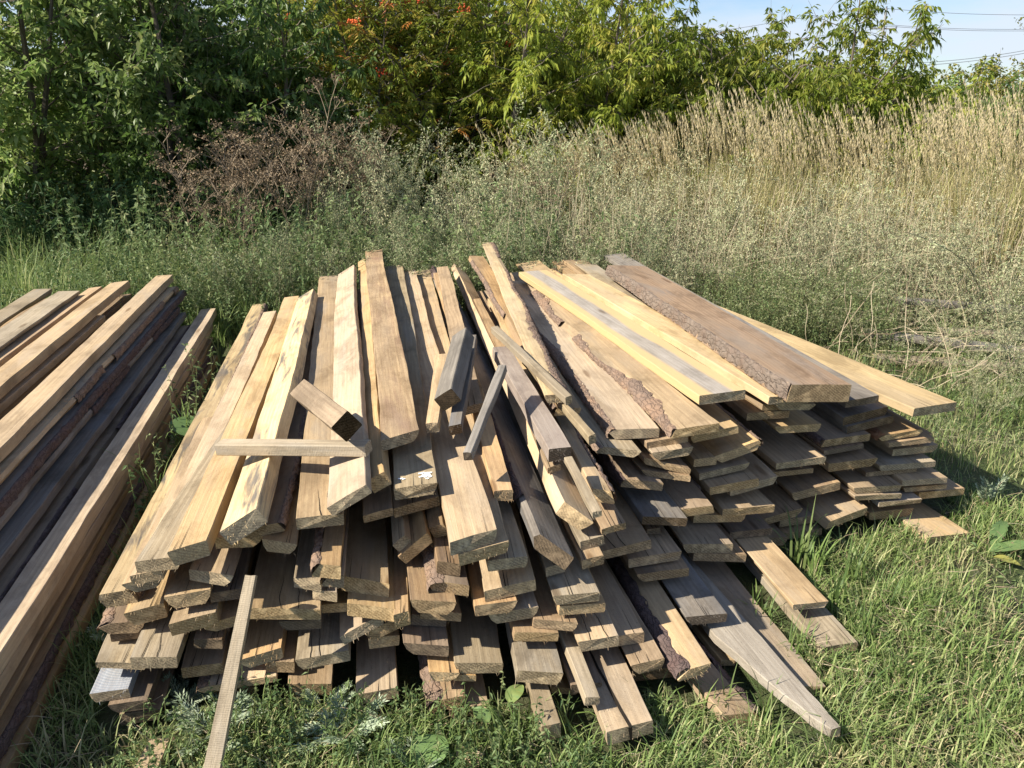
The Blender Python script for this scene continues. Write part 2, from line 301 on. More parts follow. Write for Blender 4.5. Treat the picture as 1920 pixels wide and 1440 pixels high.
def frame(A, ax, nn):
    Y = Vector(ax).normalized(); X = Vector(nn); X = (X - Y * X.dot(Y)).normalized(); Z = X.cross(Y)
    M = Matrix.Identity(4)
    for i, v in enumerate((X, Y, Z)):
        for r in range(3): M[r][i] = v[r]
    M.translation = Vector(A); return M
BOARDS=[
('plank',(0.1498,1.7591,0.0300),(-0.1917,0.9815,0.0007),(0.9777,0.1910,-0.0872),2.841,0.0701,0.0200,-0.0153,'o','M',{},'small orange plank end peeping out between two grey ones at the front base'),
('plank',(0.6495,1.8795,0.0263),(-0.3039,0.9527,-0.0001),(0.9491,0.3027,-0.0872),3.039,0.0459,0.0200,-0.0096,'y','M',{},'narrow yellow plank strip between bark edged and grey planks on the ground'),
('plank',(-0.1196,1.6796,0.0360),(-0.1917,0.9815,-0.0000),(0.9814,0.1916,0.0098),2.863,0.1081,0.0300,-0.0000,'b','M',{},'lowest brown plank end on the grass under the bark-cornered plank'),
('plank',(1.6827,2.5739,0.0360),(-0.2520,0.9677,-0.0000),(0.9662,0.2516,-0.0562),3.006,0.1948,0.0300,0.0000,'y','M',{},'lowest right plank lying apart on the grass with a sunlit end'),
('plank',(0.8276,1.7465,0.0450),(-0.2039,0.9790,0.0003),(0.9753,0.2032,-0.0872),2.807,0.1336,0.0300,-0.0057,'t','M',{},'tan ground plank alongside the grey one with the pale tip'),
('plank',(0.6294,1.6498,0.0410),(-0.3095,0.9509,0.0000),(0.9473,0.3083,-0.0872),2.855,0.1186,0.0350,-0.0107,'b','M',{'br': 0.035, 'bw': 1},'brown ground plank with a dark bark right edge, pointing to the viewer'),
('plank',(1.0009,1.9297,0.0422),(-0.1917,0.9815,-0.0012),(0.9814,0.1917,0.0050),2.956,0.1241,0.0300,0.0000,'g','M',{},'lower of the two overlapping plank ends on the grass at the right'),
('plank',(1.1190,2.5819,0.0500),(-0.1917,0.9815,-0.0016),(0.9809,0.1916,0.0330),2.898,0.1588,0.0300,0.0000,'k','M',{},'shaded plank end at the grass line beneath the bark cornered one'),
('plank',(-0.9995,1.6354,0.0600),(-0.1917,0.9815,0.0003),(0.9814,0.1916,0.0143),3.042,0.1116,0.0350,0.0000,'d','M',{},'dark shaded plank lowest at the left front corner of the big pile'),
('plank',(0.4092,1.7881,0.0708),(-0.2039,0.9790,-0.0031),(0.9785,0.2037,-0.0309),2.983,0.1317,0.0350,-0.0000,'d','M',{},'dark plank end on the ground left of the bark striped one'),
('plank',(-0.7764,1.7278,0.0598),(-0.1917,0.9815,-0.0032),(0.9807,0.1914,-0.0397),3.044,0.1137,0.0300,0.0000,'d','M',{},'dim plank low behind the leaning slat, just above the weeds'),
('plank',(-0.5647,1.7299,0.0700),(-0.1917,0.9815,-0.0019),(0.9778,0.1908,-0.0872),2.974,0.1202,0.0400,-0.0049,'b','M',{},'low brown plank with a dark knot behind the wormwood at the front'),
('plank',(-0.1788,1.6708,0.0708),(-0.1917,0.9815,0.0000),(0.9793,0.1912,0.0671),2.995,0.1054,0.0350,0.0000,'o','M',{'bl': 0.05, 'bw': 1},'short looking tan plank end with a bark corner on its left, at front base'),
('plank',(-0.3712,1.6908,0.0800),(-0.1917,0.9815,0.0032),(0.9802,0.1912,0.0513),3.016,0.1147,0.0350,0.0000,'t','M',{},'low tan plank end standing out alone at front base, crossed by a slanting shadow'),
('plank',(1.5043,2.6851,0.0800),(-0.1917,0.9815,0.0001),(0.9814,0.1916,-0.0087),2.851,0.1919,0.0350,0.0000,'b','M',{},'shadowed end in the bottom row near the lone grass plank'),
('beam',(0.1033,1.5611,0.0900),(-0.1886,0.9821,-0.0006),(0.9820,0.1886,0.0131),2.903,0.0538,0.0500,0.0000,'g','M',{},'grey beam end with a broken tip lying out on the grass'),
('plank',(0.3014,1.5440,0.1005),(-0.1731,0.9849,0.0001),(0.9812,0.1724,0.0872),3.026,0.1275,0.0450,0.0078,'t','M',{'crack': 2},'wide tan plank lying out on the grass with one long open crack'),
('plank',(0.7879,1.5411,0.0850),(-0.2531,0.9674,-0.0009),(0.9674,0.2531,0.0000),2.830,0.1300,0.0300,0.0000,'wt','M',{'tip': 1},'long grey plank on the ground ending in a pale worn curved tip'),
('plank',(0.9239,2.4801,0.0783),(-0.1917,0.9815,-0.0012),(0.9794,0.1912,-0.0658),3.015,0.2208,0.0350,0.0000,'b','M',{},'broad round bottomed plank end lowest in the middle of the right stack'),
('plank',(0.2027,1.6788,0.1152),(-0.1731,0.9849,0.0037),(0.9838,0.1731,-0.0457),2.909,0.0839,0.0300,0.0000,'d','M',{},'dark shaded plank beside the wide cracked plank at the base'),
('plank',(1.1013,2.6076,0.0900),(-0.1917,0.9815,0.0004),(0.9810,0.1915,0.0316),2.859,0.1479,0.0300,0.0000,'k','M',{},'rough plank end with a small sunlit top left of the red barked one'),
('plank',(0.9501,2.0524,0.1049),(-0.2161,0.9764,0.0005),(0.9752,0.2159,-0.0482),3.033,0.1294,0.0220,-0.0000,'t','M',{},'upper plank of the two on the grass, sunlit with a small knot'),
('plank',(-0.7630,1.7218,0.0855),(-0.1917,0.9815,-0.0002),(0.9807,0.1915,0.0396),2.811,0.2125,0.0200,0.0000,'y','M',{'bl': 0.03},'thin yellow slab edge passing behind the leaning slat, low in front'),
('plank',(-1.0215,1.6281,0.0992),(-0.1917,0.9815,-0.0004),(0.9814,0.1917,0.0051),3.043,0.0981,0.0300,0.0000,'d','M',{},'dark pointed plank end under the pale ringed plank at front left'),
('plank',(0.3764,1.7359,0.1411),(-0.2039,0.9790,-0.0009),(0.9752,0.2032,0.0872),3.007,0.0984,0.0350,0.0001,'b','M',{},'brown shaded plank second from the ground left of the bark striped one'),
('plank',(1.2761,2.5778,0.1200),(-0.2039,0.9790,-0.0008),(0.9694,0.2020,0.1392),3.037,0.2006,0.0300,0.0323,'y','M',{'bl': 0.03, 'bw': 1},'yellow plank end with red brown bark corner above the grass blades'),
('plank',(1.7546,2.7875,0.1130),(-0.2281,0.9736,-0.0016),(0.9731,0.2280,-0.0342),3.038,0.2230,0.0300,0.0000,'o','M',{},'orange yellow plank end sticking out furthest right in the stack'),
('plank',(-0.1306,1.7094,0.1183),(-0.1917,0.9815,0.0016),(0.9777,0.1911,-0.0872),2.900,0.0614,0.0200,-0.0057,'o','M',{},'small rough plank end tucked beneath the wide grey brown one'),
('plank',(0.0760,1.6730,0.1613),(-0.1291,0.9916,0.0016),(0.9878,0.1287,-0.0872),2.898,0.1225,0.0400,-0.0179,'g','M',{},'thick grey brown plank end at front base with a sunlit left side'),
('plank',(-0.6505,1.7552,0.1248),(-0.1917,0.9815,-0.0004),(0.9777,0.1909,-0.0872),2.802,0.0785,0.0350,-0.0114,'b','M',{},'brown shaded plank end left of the grey cracked one low in the front'),
('plank',(-1.0692,1.6343,0.1308),(-0.1917,0.9815,-0.0004),(0.9814,0.1917,0.0066),2.950,0.0988,0.0300,0.0000,'n','M',{'rings': 1},'pale blue grey plank with curved growth rings at the lower left corner'),
('plank',(1.5209,2.6665,0.1343),(-0.1917,0.9815,0.0024),(0.9813,0.1917,-0.0199),3.044,0.1929,0.0200,-0.0000,'w','M',{},'thin whitish splintered plank end low in the right stack'),
('plank',(-0.8549,1.7221,0.1400),(-0.1917,0.9815,0.0031),(0.9814,0.1916,0.0059),2.909,0.1075,0.0350,-0.0000,'b','M',{},'brown plank with a black stain on top, behind the leaning slat'),
('plank',(-0.1845,1.6947,0.1400),(-0.1917,0.9815,0.0009),(0.9777,0.1910,-0.0872),2.899,0.0832,0.0300,-0.0119,'o','M',{},'bright tan plank end with saw marks across, left of the wide grey brown one'),
('plank',(0.5000,1.7125,0.1400),(-0.2112,0.9774,-0.0013),(0.9737,0.2105,0.0872),2.864,0.1026,0.0300,0.0083,'y','M',{'bl': 0.045, 'bw': 1},'yellow grained plank with a wide stripe of dark bark on its left'),
('plank',(0.5893,1.9436,0.1400),(-0.2039,0.9790,-0.0004),(0.9776,0.2036,-0.0536),3.036,0.1362,0.0300,0.0000,'n','M',{},'dark slate grey plank with a sunlit corner at the foot of the right stack'),
('plank',(0.7160,2.2745,0.1434),(-0.1917,0.9815,-0.0005),(0.9777,0.1909,-0.0872),3.015,0.1868,0.0300,-0.0206,'k','M',{},'round bottomed plank end with a reddish right corner'),
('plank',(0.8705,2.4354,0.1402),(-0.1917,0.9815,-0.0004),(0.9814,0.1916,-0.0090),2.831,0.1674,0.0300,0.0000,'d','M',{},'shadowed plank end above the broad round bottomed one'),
('plank',(1.0165,2.5529,0.1400),(-0.1917,0.9815,-0.0027),(0.9599,0.1880,0.2079),3.039,0.1741,0.0300,-0.0042,'b','M',{},'dull brown plank with chipped right edge in the lower right stack'),
('stick',(0.2106,1.5945,0.1467),(-0.2035,0.9771,0.0627),(0.9741,0.2085,-0.0870),0.751,0.0400,0.0280,-0.0025,'g','M',{},'short grey stick lying on the wide cracked plank'),
('plank',(-0.7003,1.7455,0.1602),(-0.1917,0.9815,-0.0001),(0.9777,0.1909,0.0872),2.843,0.1133,0.0350,0.0195,'o','M',{},'orange brown plank end under a dark bark lump, right of the leaning slat'),
('plank',(-0.0909,1.7189,0.1517),(-0.1418,0.9899,-0.0027),(0.9862,0.1410,-0.0872),2.992,0.1352,0.0350,-0.0051,'g','M',{},'wide grey brown plank whose end alone is sunlit, lower middle of the front'),
('plank',(1.6490,2.7375,0.1600),(-0.1917,0.9815,0.0012),(0.9813,0.1916,-0.0155),2.920,0.1953,0.0200,-0.0000,'b','M',{},'thin brown plank end under the one with a square sun patch'),
('plank',(-0.5234,1.7292,0.1674),(-0.1669,0.9860,-0.0028),(0.9822,0.1665,0.0872),2.931,0.1492,0.0350,0.0007,'g','M',{'crack': 1},'wide grey plank with a cracked end and a small sunlit triangle on top'),
('plank',(1.4184,2.6462,0.1699),(-0.1917,0.9815,-0.0003),(0.9798,0.1913,-0.0581),2.845,0.2054,0.0200,0.0000,'t','M',{},'thin plank end just below the straight sunlit edge in lower right stack'),
('plank',(0.3407,1.8086,0.1778),(-0.1978,0.9802,-0.0005),(0.9800,0.1978,0.0237),2.815,0.0717,0.0350,0.0000,'b','M',{},'long brown plank in shade reaching down beside the dark bark stripe'),
('plank',(0.6696,2.2712,0.1845),(-0.1917,0.9815,-0.0004),(0.9777,0.1909,-0.0872),2.858,0.1824,0.0350,-0.0095,'t','M',{},'tan plank end with one sunlit square at its right corner'),
('plank',(0.2393,1.7507,0.2064),(-0.1731,0.9849,0.0032),(0.9839,0.1728,0.0454),2.831,0.1172,0.0350,-0.0000,'t','M',{'crack': 1},'tan plank end with two thin cracks above the wide split plank'),
('plank',(-1.0491,1.6746,0.1899),(-0.1917,0.9815,-0.0033),(0.9778,0.1906,-0.0872),2.983,0.1229,0.0200,-0.0174,'g','M',{},'thin grey plank resting just above the pale ringed one'),
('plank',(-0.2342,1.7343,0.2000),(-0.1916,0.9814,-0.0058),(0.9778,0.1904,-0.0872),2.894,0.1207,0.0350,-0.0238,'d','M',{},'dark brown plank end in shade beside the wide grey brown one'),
('plank',(-0.3625,1.7900,0.1825),(-0.1917,0.9815,-0.0019),(0.9813,0.1917,0.0171),2.972,0.0863,0.0350,0.0000,'o','M',{},'brown round bottomed plank end under the rough split one'),
('plank',(0.4780,2.0850,0.2000),(-0.1917,0.9815,0.0016),(0.9813,0.1916,0.0169),2.902,0.1768,0.0300,0.0000,'k','M',{},'rounded rough plank end at the lower left of the right stack'),
('plank',(1.4204,2.6613,0.1989),(-0.1917,0.9815,-0.0004),(0.9809,0.1915,-0.0344),2.858,0.2092,0.0250,0.0000,'t','M',{},'plank end with a straight sunlit front edge in lower right stack'),
('plank',(1.6342,2.7246,0.1987),(-0.1917,0.9815,-0.0004),(0.9811,0.1916,-0.0284),2.811,0.2015,0.0250,-0.0000,'t','M',{},'plank end with a square sun patch near the right side of the stack'),
('plank',(1.1669,2.6316,0.2100),(-0.1917,0.9815,-0.0026),(0.9718,0.1901,0.1392),2.858,0.2041,0.0350,0.0030,'k','M',{},'shaded rough plank end left of the straight sunlit edge'),
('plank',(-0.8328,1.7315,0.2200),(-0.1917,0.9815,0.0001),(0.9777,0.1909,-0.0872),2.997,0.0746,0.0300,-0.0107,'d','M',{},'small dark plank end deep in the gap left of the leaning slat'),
('plank',(0.7418,2.4036,0.2200),(-0.1917,0.9815,0.0013),(0.9777,0.1910,-0.0872),2.928,0.1994,0.0300,-0.0003,'y','M',{},'pale rough yellow end under the bright overhanging plank, right stack'),
('plank',(1.5142,2.7584,0.2216),(-0.1917,0.9815,-0.0005),(0.9814,0.1916,0.0088),3.047,0.2258,0.0200,-0.0000,'b','M',{},'dim plank edge one layer above the square sun patch plank'),
('plank',(-0.9413,1.6485,0.2300),(-0.1917,0.9815,-0.0027),(0.9778,0.1907,-0.0872),2.930,0.1143,0.0350,-0.0100,'g','M',{'crack': 1},'grey brown plank with two long cracks on top, lower left front'),
('plank',(-0.3673,1.7728,0.2320),(-0.1917,0.9815,-0.0021),(0.8893,0.1745,0.4226),2.939,0.0961,0.0350,-0.0047,'k','M',{},'rough splintered plank end under the chipped wide one'),
('plank',(0.0685,1.7570,0.2238),(-0.1669,0.9860,-0.0027),(0.9823,0.1660,-0.0872),2.847,0.1234,0.0300,-0.0092,'o','M',{},'orange plank end with a small black hole, above the grey plank at front base'),
('plank',(-0.4180,1.7616,0.2406),(-0.1917,0.9815,-0.0013),(0.8894,0.1742,0.4226),3.024,0.1319,0.0300,0.0060,'t','M',{},'tilted tan plank with a black sawn end, beneath the chipped wide one'),
('plank',(0.4560,2.1144,0.2400),(-0.1917,0.9815,0.0027),(0.9797,0.1911,0.0609),2.883,0.1827,0.0300,-0.0000,'b','M',{},'brown plank end above the rounded rough one'),
('plank',(-1.0596,1.7492,0.2289),(-0.1916,0.9814,-0.0064),(0.9813,0.1917,0.0191),2.932,0.0838,0.0250,0.0000,'d','M',{},'thin dark plank hidden under the bark covered one at far left'),
('plank',(1.5739,2.7581,0.2500),(-0.1917,0.9815,-0.0008),(0.9813,0.1916,-0.0198),2.848,0.2537,0.0250,-0.0000,'g','M',{},'greyish shaded plank end below the pale clean right one'),
('plank',(-0.5826,1.7593,0.2600),(-0.1917,0.9815,-0.0021),(0.9782,0.1908,-0.0824),2.959,0.1118,0.0300,0.0000,'d','M',{},'shaded plank end just under the wide yellow plank with the check mark crack'),
('plank',(-0.8029,1.7635,0.2568),(-0.1917,0.9815,0.0000),(0.9777,0.1909,0.0872),2.924,0.0924,0.0300,0.0185,'o','M',{},'orange brown plank end half hidden left of the leaning slat top'),
('plank',(0.8348,2.3896,0.2600),(-0.1917,0.9815,-0.0021),(0.9812,0.1916,-0.0221),2.870,0.1991,0.0300,0.0000,'y','M',{},'bright clean yellow plank end overhanging in the right stack'),
('plank',(-0.2353,1.8102,0.2403),(-0.1916,0.9814,-0.0078),(0.9779,0.1903,-0.0872),3.008,0.0993,0.0350,-0.0150,'d','M',{},'dark flat plank end in the middle gap of the front'),
('plank',(0.1218,1.7714,0.2508),(-0.1731,0.9849,-0.0022),(0.9812,0.1722,-0.0872),2.999,0.1202,0.0300,-0.0260,'k','M',{},'greyish rough plank end above the orange one with the hole'),
('plank',(-1.0638,1.7438,0.2657),(-0.1916,0.9814,-0.0055),(0.9790,0.1908,-0.0712),2.840,0.1169,0.0350,-0.0000,'k','M',{'bl': 0.04, 'bw': 1},'rough dark plank with bark along its top at the left edge of the pile'),
('plank',(0.0044,1.7725,0.2844),(-0.1543,0.9880,0.0004),(0.9853,0.1539,0.0736),3.036,0.1401,0.0350,0.0000,'w','M',{},'plank end with pale streaked worn top, under the knot marked one'),
('plank',(-0.8611,1.7282,0.2932),(-0.1917,0.9815,0.0000),(0.9777,0.1909,0.0872),3.030,0.1187,0.0400,0.0164,'y','M',{},'yellow plank end tilted, below the splinter fringed one at left'),
('plank',(0.4679,2.2122,0.2800),(-0.1917,0.9815,-0.0021),(0.9813,0.1916,-0.0201),3.027,0.0427,0.0200,-0.0000,'d','M',{},'tiny dark plank end below the green grey one in the right stack'),
('plank',(1.0680,2.6371,0.2800),(-0.1917,0.9815,-0.0024),(0.9815,0.1917,0.0047),2.821,0.1796,0.0200,0.0000,'b','M',{},'brown plank end shadowed under the wide worn one'),
('plank',(-0.1974,1.7976,0.2639),(-0.1916,0.9814,-0.0063),(0.9778,0.1904,-0.0872),3.026,0.1093,0.0300,-0.0254,'b','M',{},'brown plank end peeking out right of the mossy one'),
('plank',(-0.4998,1.8210,0.2708),(-0.1917,0.9815,-0.0003),(0.9802,0.1914,-0.0509),2.883,0.0806,0.0300,0.0000,'o','M',{},'dim yellow plank end right of the wide yellow cracked plank'),
('plank',(0.1952,1.7899,0.2900),(-0.1731,0.9849,-0.0002),(0.9838,0.1729,-0.0480),3.036,0.1345,0.0300,-0.0000,'o','M',{},'orange brown plank end just below the wide grey one right of centre'),
('plank',(-0.2982,1.7323,0.3056),(-0.1449,0.9894,-0.0024),(0.9856,0.1446,0.0872),3.011,0.0417,0.0450,0.0053,'o','M',{},'dark orange plank standing nearly on edge right of the chipped plank'),
('plank',(-0.0428,1.7584,0.3183),(-0.1543,0.9880,0.0007),(0.9874,0.1542,0.0367),3.016,0.1158,0.0350,0.0000,'r','M',{},'plank with a red painted looking stripe along its left edge'),
('plank',(1.3141,2.6792,0.3000),(-0.1917,0.9815,0.0007),(0.9761,0.1905,0.1045),2.961,0.1942,0.0350,-0.0230,'b','M',{},'brown plank end with rough fibres and a sunlit right corner'),
('plank',(0.3508,2.0761,0.2984),(-0.1731,0.9849,0.0008),(0.9812,0.1724,0.0872),2.937,0.1818,0.0300,0.0171,'b','M',{'crack': 1},'brown cracked plank end linking the front pile and right stack'),
('plank',(1.6178,2.8034,0.3000),(-0.1917,0.9815,-0.0020),(0.9814,0.1917,0.0146),3.011,0.2041,0.0300,-0.0000,'t','M',{},'pale clean plank end at the right side of the stack'),
('plank',(-0.9930,1.7388,0.3154),(-0.1916,0.9814,-0.0069),(0.9776,0.1915,0.0872),2.983,0.1005,0.0450,0.0158,'y','M',{},'yellow plank end with a splinter fringe and bluish top at left'),
('plank',(-0.2114,1.7383,0.3397),(-0.1917,0.9815,0.0009),(0.9777,0.1910,-0.0872),2.949,0.1225,0.0400,-0.0232,'k','M',{},'mossy brown plank end with a sunlit right corner, middle of the front'),
('plank',(-0.3839,1.7560,0.3113),(-0.1731,0.9849,-0.0029),(0.9812,0.1722,-0.0872),2.949,0.1298,0.0400,-0.0359,'y','M',{},'chipped wide yellow plank end with reddish bark remains below the knotty board'),
('plank',(-0.6168,1.7373,0.3165),(-0.1731,0.9849,-0.0011),(0.9812,0.1723,-0.0872),2.954,0.1926,0.0350,-0.0154,'y','M',{'crack': 1},'very wide yellow plank end with curved saw marks and a thin crack'),
('plank',(0.6112,2.2790,0.3200),(-0.1917,0.9815,0.0005),(0.9811,0.1916,0.0273),3.017,0.1503,0.0300,0.0000,'o','M',{'bl': 0.035, 'br': 0.012, 'bw': 1},'bark framed plank end with a grey shadow square on top'),
('plank',(0.1773,1.7839,0.3293),(-0.1731,0.9849,-0.0001),(0.9847,0.1731,-0.0188),2.991,0.1328,0.0300,-0.0000,'g','M',{},'wide grey plank end in half shade right of centre'),
('plank',(0.4989,2.1954,0.3316),(-0.1917,0.9815,0.0025),(0.9777,0.1911,-0.0872),3.040,0.1475,0.0300,-0.0199,'n','M',{},'green grey plank end in shade left of the bark framed one'),
('plank',(0.8648,2.4571,0.3235),(-0.1917,0.9815,0.0004),(0.9666,0.1887,0.1736),2.901,0.1820,0.0300,0.0033,'t','M',{},'plank end with a pale rounded belly behind the striped one'),
('plank',(1.0943,2.6266,0.3300),(-0.2039,0.9790,-0.0005),(0.9785,0.2038,0.0313),2.857,0.2057,0.0280,0.0000,'t','M',{},'wide worn tan plank with a small dark knot and rounded end'),
('plank',(-0.7856,1.7823,0.3400),(-0.1917,0.9815,-0.0033),(0.9812,0.1917,0.0218),2.951,0.0769,0.0300,-0.0000,'d','M',{},'dark plank end in the gap left of the leaning slat tip'),
('plank',(0.7775,2.4070,0.3464),(-0.1917,0.9815,0.0004),(0.9777,0.1909,0.0872),2.906,0.1864,0.0300,0.0014,'y','M',{},'yellow plank end with fine cross stripes on its sunlit top'),
('plank',(1.6624,2.8367,0.3400),(-0.1917,0.9815,-0.0017),(0.9777,0.1911,0.0872),2.972,0.0704,0.0300,0.0045,'r','M',{},'narrow red bark edged plank furthest right under the grey ones'),
('plank',(1.5843,2.7822,0.3400),(-0.1917,0.9815,0.0012),(0.9806,0.1914,0.0416),2.910,0.1983,0.0200,0.0000,'b','M',{},'thin brown plank between the pale clean end and the orange barked one'),
('plank',(-0.0073,1.7816,0.3586),(-0.1405,0.9901,0.0022),(0.9863,0.1398,0.0872),3.045,0.1440,0.0350,0.0162,'y','M',{'knot': 1},'yellow plank end with an oval knot and a dark shaded top'),
('plank',(-0.5118,1.7830,0.3386),(-0.1917,0.9815,0.0005),(0.9777,0.1910,-0.0872),2.992,0.0632,0.0300,-0.0193,'w','M',{},'short pale birch like slab scrap squeezed under the splintered grey plank'),
('plank',(-0.8736,1.7444,0.3600),(-0.1916,0.9814,-0.0080),(0.9786,0.1917,0.0744),2.935,0.1207,0.0400,-0.0000,'y','M',{},'bright yellow plank end over the splinter fringed one'),
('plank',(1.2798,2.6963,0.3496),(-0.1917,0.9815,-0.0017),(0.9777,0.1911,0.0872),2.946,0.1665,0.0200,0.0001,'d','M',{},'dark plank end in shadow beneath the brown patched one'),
('plank',(-0.1714,1.7794,0.3687),(-0.1917,0.9815,0.0019),(0.9777,0.1911,-0.0872),3.032,0.1072,0.0350,-0.0322,'k','M',{'bl': 0.05, 'bw': 1},'plank with thick flaking bark on its left, below the pale wide plank'),
('plank',(-1.0720,1.7622,0.3516),(-0.1849,0.9827,-0.0053),(0.9800,0.1847,0.0745),3.281,0.0999,0.0450,-0.0000,'s','M',{'br': 0.02, 'bs': 1, 'bl': 0.006},'longest yellow plank along the left edge, stained black and barked along one side'),
('plank',(1.5371,2.7873,0.3700),(-0.1917,0.9815,0.0005),(0.9790,0.1911,0.0714),2.891,0.1920,0.0250,-0.0000,'o','M',{'bl': 0.035, 'br': 0.01, 'bw': 1},'wedge shaped plank end with bright orange bark on its left'),
('plank',(-0.5634,1.7885,0.3726),(-0.1449,0.9894,-0.0029),(0.9857,0.1441,-0.0872),2.827,0.0777,0.0300,-0.0267,'g','M',{},'grey plank with a splintered slanting end in the front centre'),
('plank',(-0.4118,1.8110,0.3580),(-0.1637,0.9865,-0.0034),(0.9828,0.1628,-0.0872),3.003,0.1369,0.0450,-0.0436,'y','M',{'knot': 1},'big knotty yellow plank pointing at the viewer in the front centre'),
('plank',(0.7528,2.4539,0.3801),(-0.1917,0.9815,-0.0015),(0.9719,0.1900,0.1392),2.946,0.1928,0.0250,0.0022,'t','M',{},'plank end half sunlit half shaded above the striped one'),
('plank',(-0.4812,1.7644,0.4052),(-0.1637,0.9865,-0.0005),(0.9828,0.1631,-0.0872),3.011,0.0578,0.0400,-0.0096,'k','M',{'bl': 0.03, 'bw': 1},'narrow plank with brown bark on top, left of the knotty board'),
('plank',(1.2887,2.7113,0.3856),(-0.2039,0.9790,-0.0026),(0.9777,0.2038,0.0512),2.817,0.2050,0.0300,-0.0000,'b','M',{'bl': 0.02, 'bs': 1},'brown plank end with a ragged sun patch in the upper right stack'),
('plank',(-0.2812,1.8838,0.4233),(-0.1917,0.9815,0.0043),(0.7524,0.1441,0.6428),2.825,0.1155,0.0350,-0.0046,'o','M',{},'curved orange plank tipped on its edge in the centre gap'),
('plank',(0.1219,1.8597,0.3715),(-0.1543,0.9880,0.0015),(0.9843,0.1536,0.0872),2.810,0.0604,0.0300,0.0094,'g','M',{},'small grey plank end below the tip of the tilted blue grey plank'),
('plank',(0.2307,1.8894,0.3768),(-0.1669,0.9860,0.0012),(0.9822,0.1661,0.0872),3.010,0.0707,0.0300,0.0117,'b','M',{},'brown plank end behind the wide grey one right of centre'),
('plank',(-0.4923,1.7493,0.4461),(-0.1575,0.9875,-0.0008),(0.9838,0.1568,-0.0872),2.929,0.0783,0.0400,-0.0172,'o','M',{'bl': 0.03, 'bw': 1},'orange flaky bark plank beside the splintered grey one'),
('plank',(-0.1728,1.8132,0.4108),(-0.1917,0.9815,-0.0003),(0.9777,0.1909,-0.0872),2.837,0.0621,0.0400,-0.0214,'d','M',{},'short dark ended plank under the pale wide plank'),
('plank',(-0.9882,1.7460,0.4026),(-0.1916,0.9814,-0.0142),(0.9775,0.1921,0.0871),1.200,0.1008,0.0350,0.0147,'t','M',{},'greenish tan plank end resting on the longest yellow plank'),
('plank',(-0.3229,1.8936,0.4311),(-0.1917,0.9815,0.0010),(0.7520,0.1462,0.6428),2.982,0.0473,0.0300,0.0032,'t','M',{},'narrow plank tipped on its edge in the centre gap'),
('plank',(0.4342,2.2875,0.4156),(-0.1916,0.9814,-0.0139),(0.9780,0.1897,-0.0871),2.959,0.1374,0.0300,-0.0351,'k','M',{'bl': 0.03, 'bw': 1},'dark barked plank end low beneath the thin curved pair'),
('plank',(0.6816,2.4512,0.4200),(-0.1917,0.9815,-0.0031),(0.9811,0.1917,0.0255),2.949,0.0881,0.0300,0.0000,'y','M',{},'short bright plank corner under the tilted sunlit plank'),
('plank',(-0.2182,1.9321,0.4559),(-0.1917,0.9815,0.0001),(0.8895,0.1737,0.4226),2.872,0.0473,0.0400,-0.0167,'b','M',{},'brown plank tipped in shade left of the pale wide plank'),
('plank',(-0.9668,1.7328,0.4324),(-0.1823,0.9830,-0.0205),(0.9792,0.1834,0.0871),2.969,0.0795,0.0300,0.0047,'y','M',{},'yellow plank with a dark seam next to the longest one at left'),
('plank',(1.4030,2.7717,0.4269),(-0.1917,0.9815,-0.0017),(0.9777,0.1911,0.0872),2.960,0.2160,0.0300,0.0271,'n','M',{},'dark grey lower plank of the weathered pair under the top slab'),
('plank',(-0.8077,1.7621,0.4135),(-0.1916,0.9814,-0.0137),(0.9780,0.1898,-0.0871),2.936,0.1215,0.0350,-0.0413,'t','M',{},'tan plank end with black sawn face under the long smooth yellow one'),
('plank',(-0.0108,1.7910,0.4379),(-0.1405,0.9901,-0.0071),(0.9890,0.1407,0.0468),3.007,0.1094,0.0350,0.0000,'g','M',{},'greyish plank in shade between the pale wide plank and the tilted blue grey one'),
('plank',(0.2330,1.9407,0.4083),(-0.1731,0.9849,0.0015),(0.9812,0.1723,0.0872),2.881,0.0752,0.0300,0.0113,'g','M',{},'dark grey plank end just right of the tilted blue grey plank'),
('plank',(0.5172,2.3191,0.4292),(-0.1916,0.9814,-0.0136),(0.9780,0.1898,-0.0871),3.022,0.1548,0.0200,-0.0524,'k','M',{},'lower of the two thin curved planks stacked left of the striped one'),
('plank',(0.7983,2.4732,0.4500),(-0.1917,0.9815,0.0022),(0.9336,0.1816,0.3090),3.015,0.1760,0.0350,-0.0065,'y','M',{'br': 0.01, 'bs': 1},'tilted sunlit plank with bark on its right corner'),
('plank',(1.0820,2.6758,0.4500),(-0.1978,0.9802,0.0010),(0.9798,0.1977,-0.0296),2.926,0.1979,0.0300,0.0000,'y','M',{},'sunlit plank jutting forward with bark along its left underside'),
('plank',(0.1163,1.8281,0.4589),(-0.1743,0.9846,0.0091),(0.8057,0.1479,-0.5736),3.562,0.1202,0.0450,-0.0419,'n','M',{'bl': 0.01, 'bs': 1},'tilted blue grey plank with a fibrous yellow end and bark along its edge'),
('plank',(0.2942,1.9436,0.4491),(-0.1731,0.9849,-0.0054),(0.9811,0.1729,0.0872),3.030,0.0741,0.0200,0.0123,'k','M',{},'thin reddish broken plank end right of the grey batten'),
('plank',(-0.9296,1.7391,0.4708),(-0.1100,0.9937,-0.0236),(0.9915,0.1113,0.0668),1.600,0.1172,0.0350,-0.0000,'g','M',{},'purple grey plank slipping under the long smooth yellow plank'),
('plank',(1.3823,2.7800,0.4618),(-0.1978,0.9802,-0.0024),(0.9765,0.1972,0.0872),2.880,0.2129,0.0350,0.0287,'n','M',{},'dark weathered grey plank with a slanting end, second under the slab'),
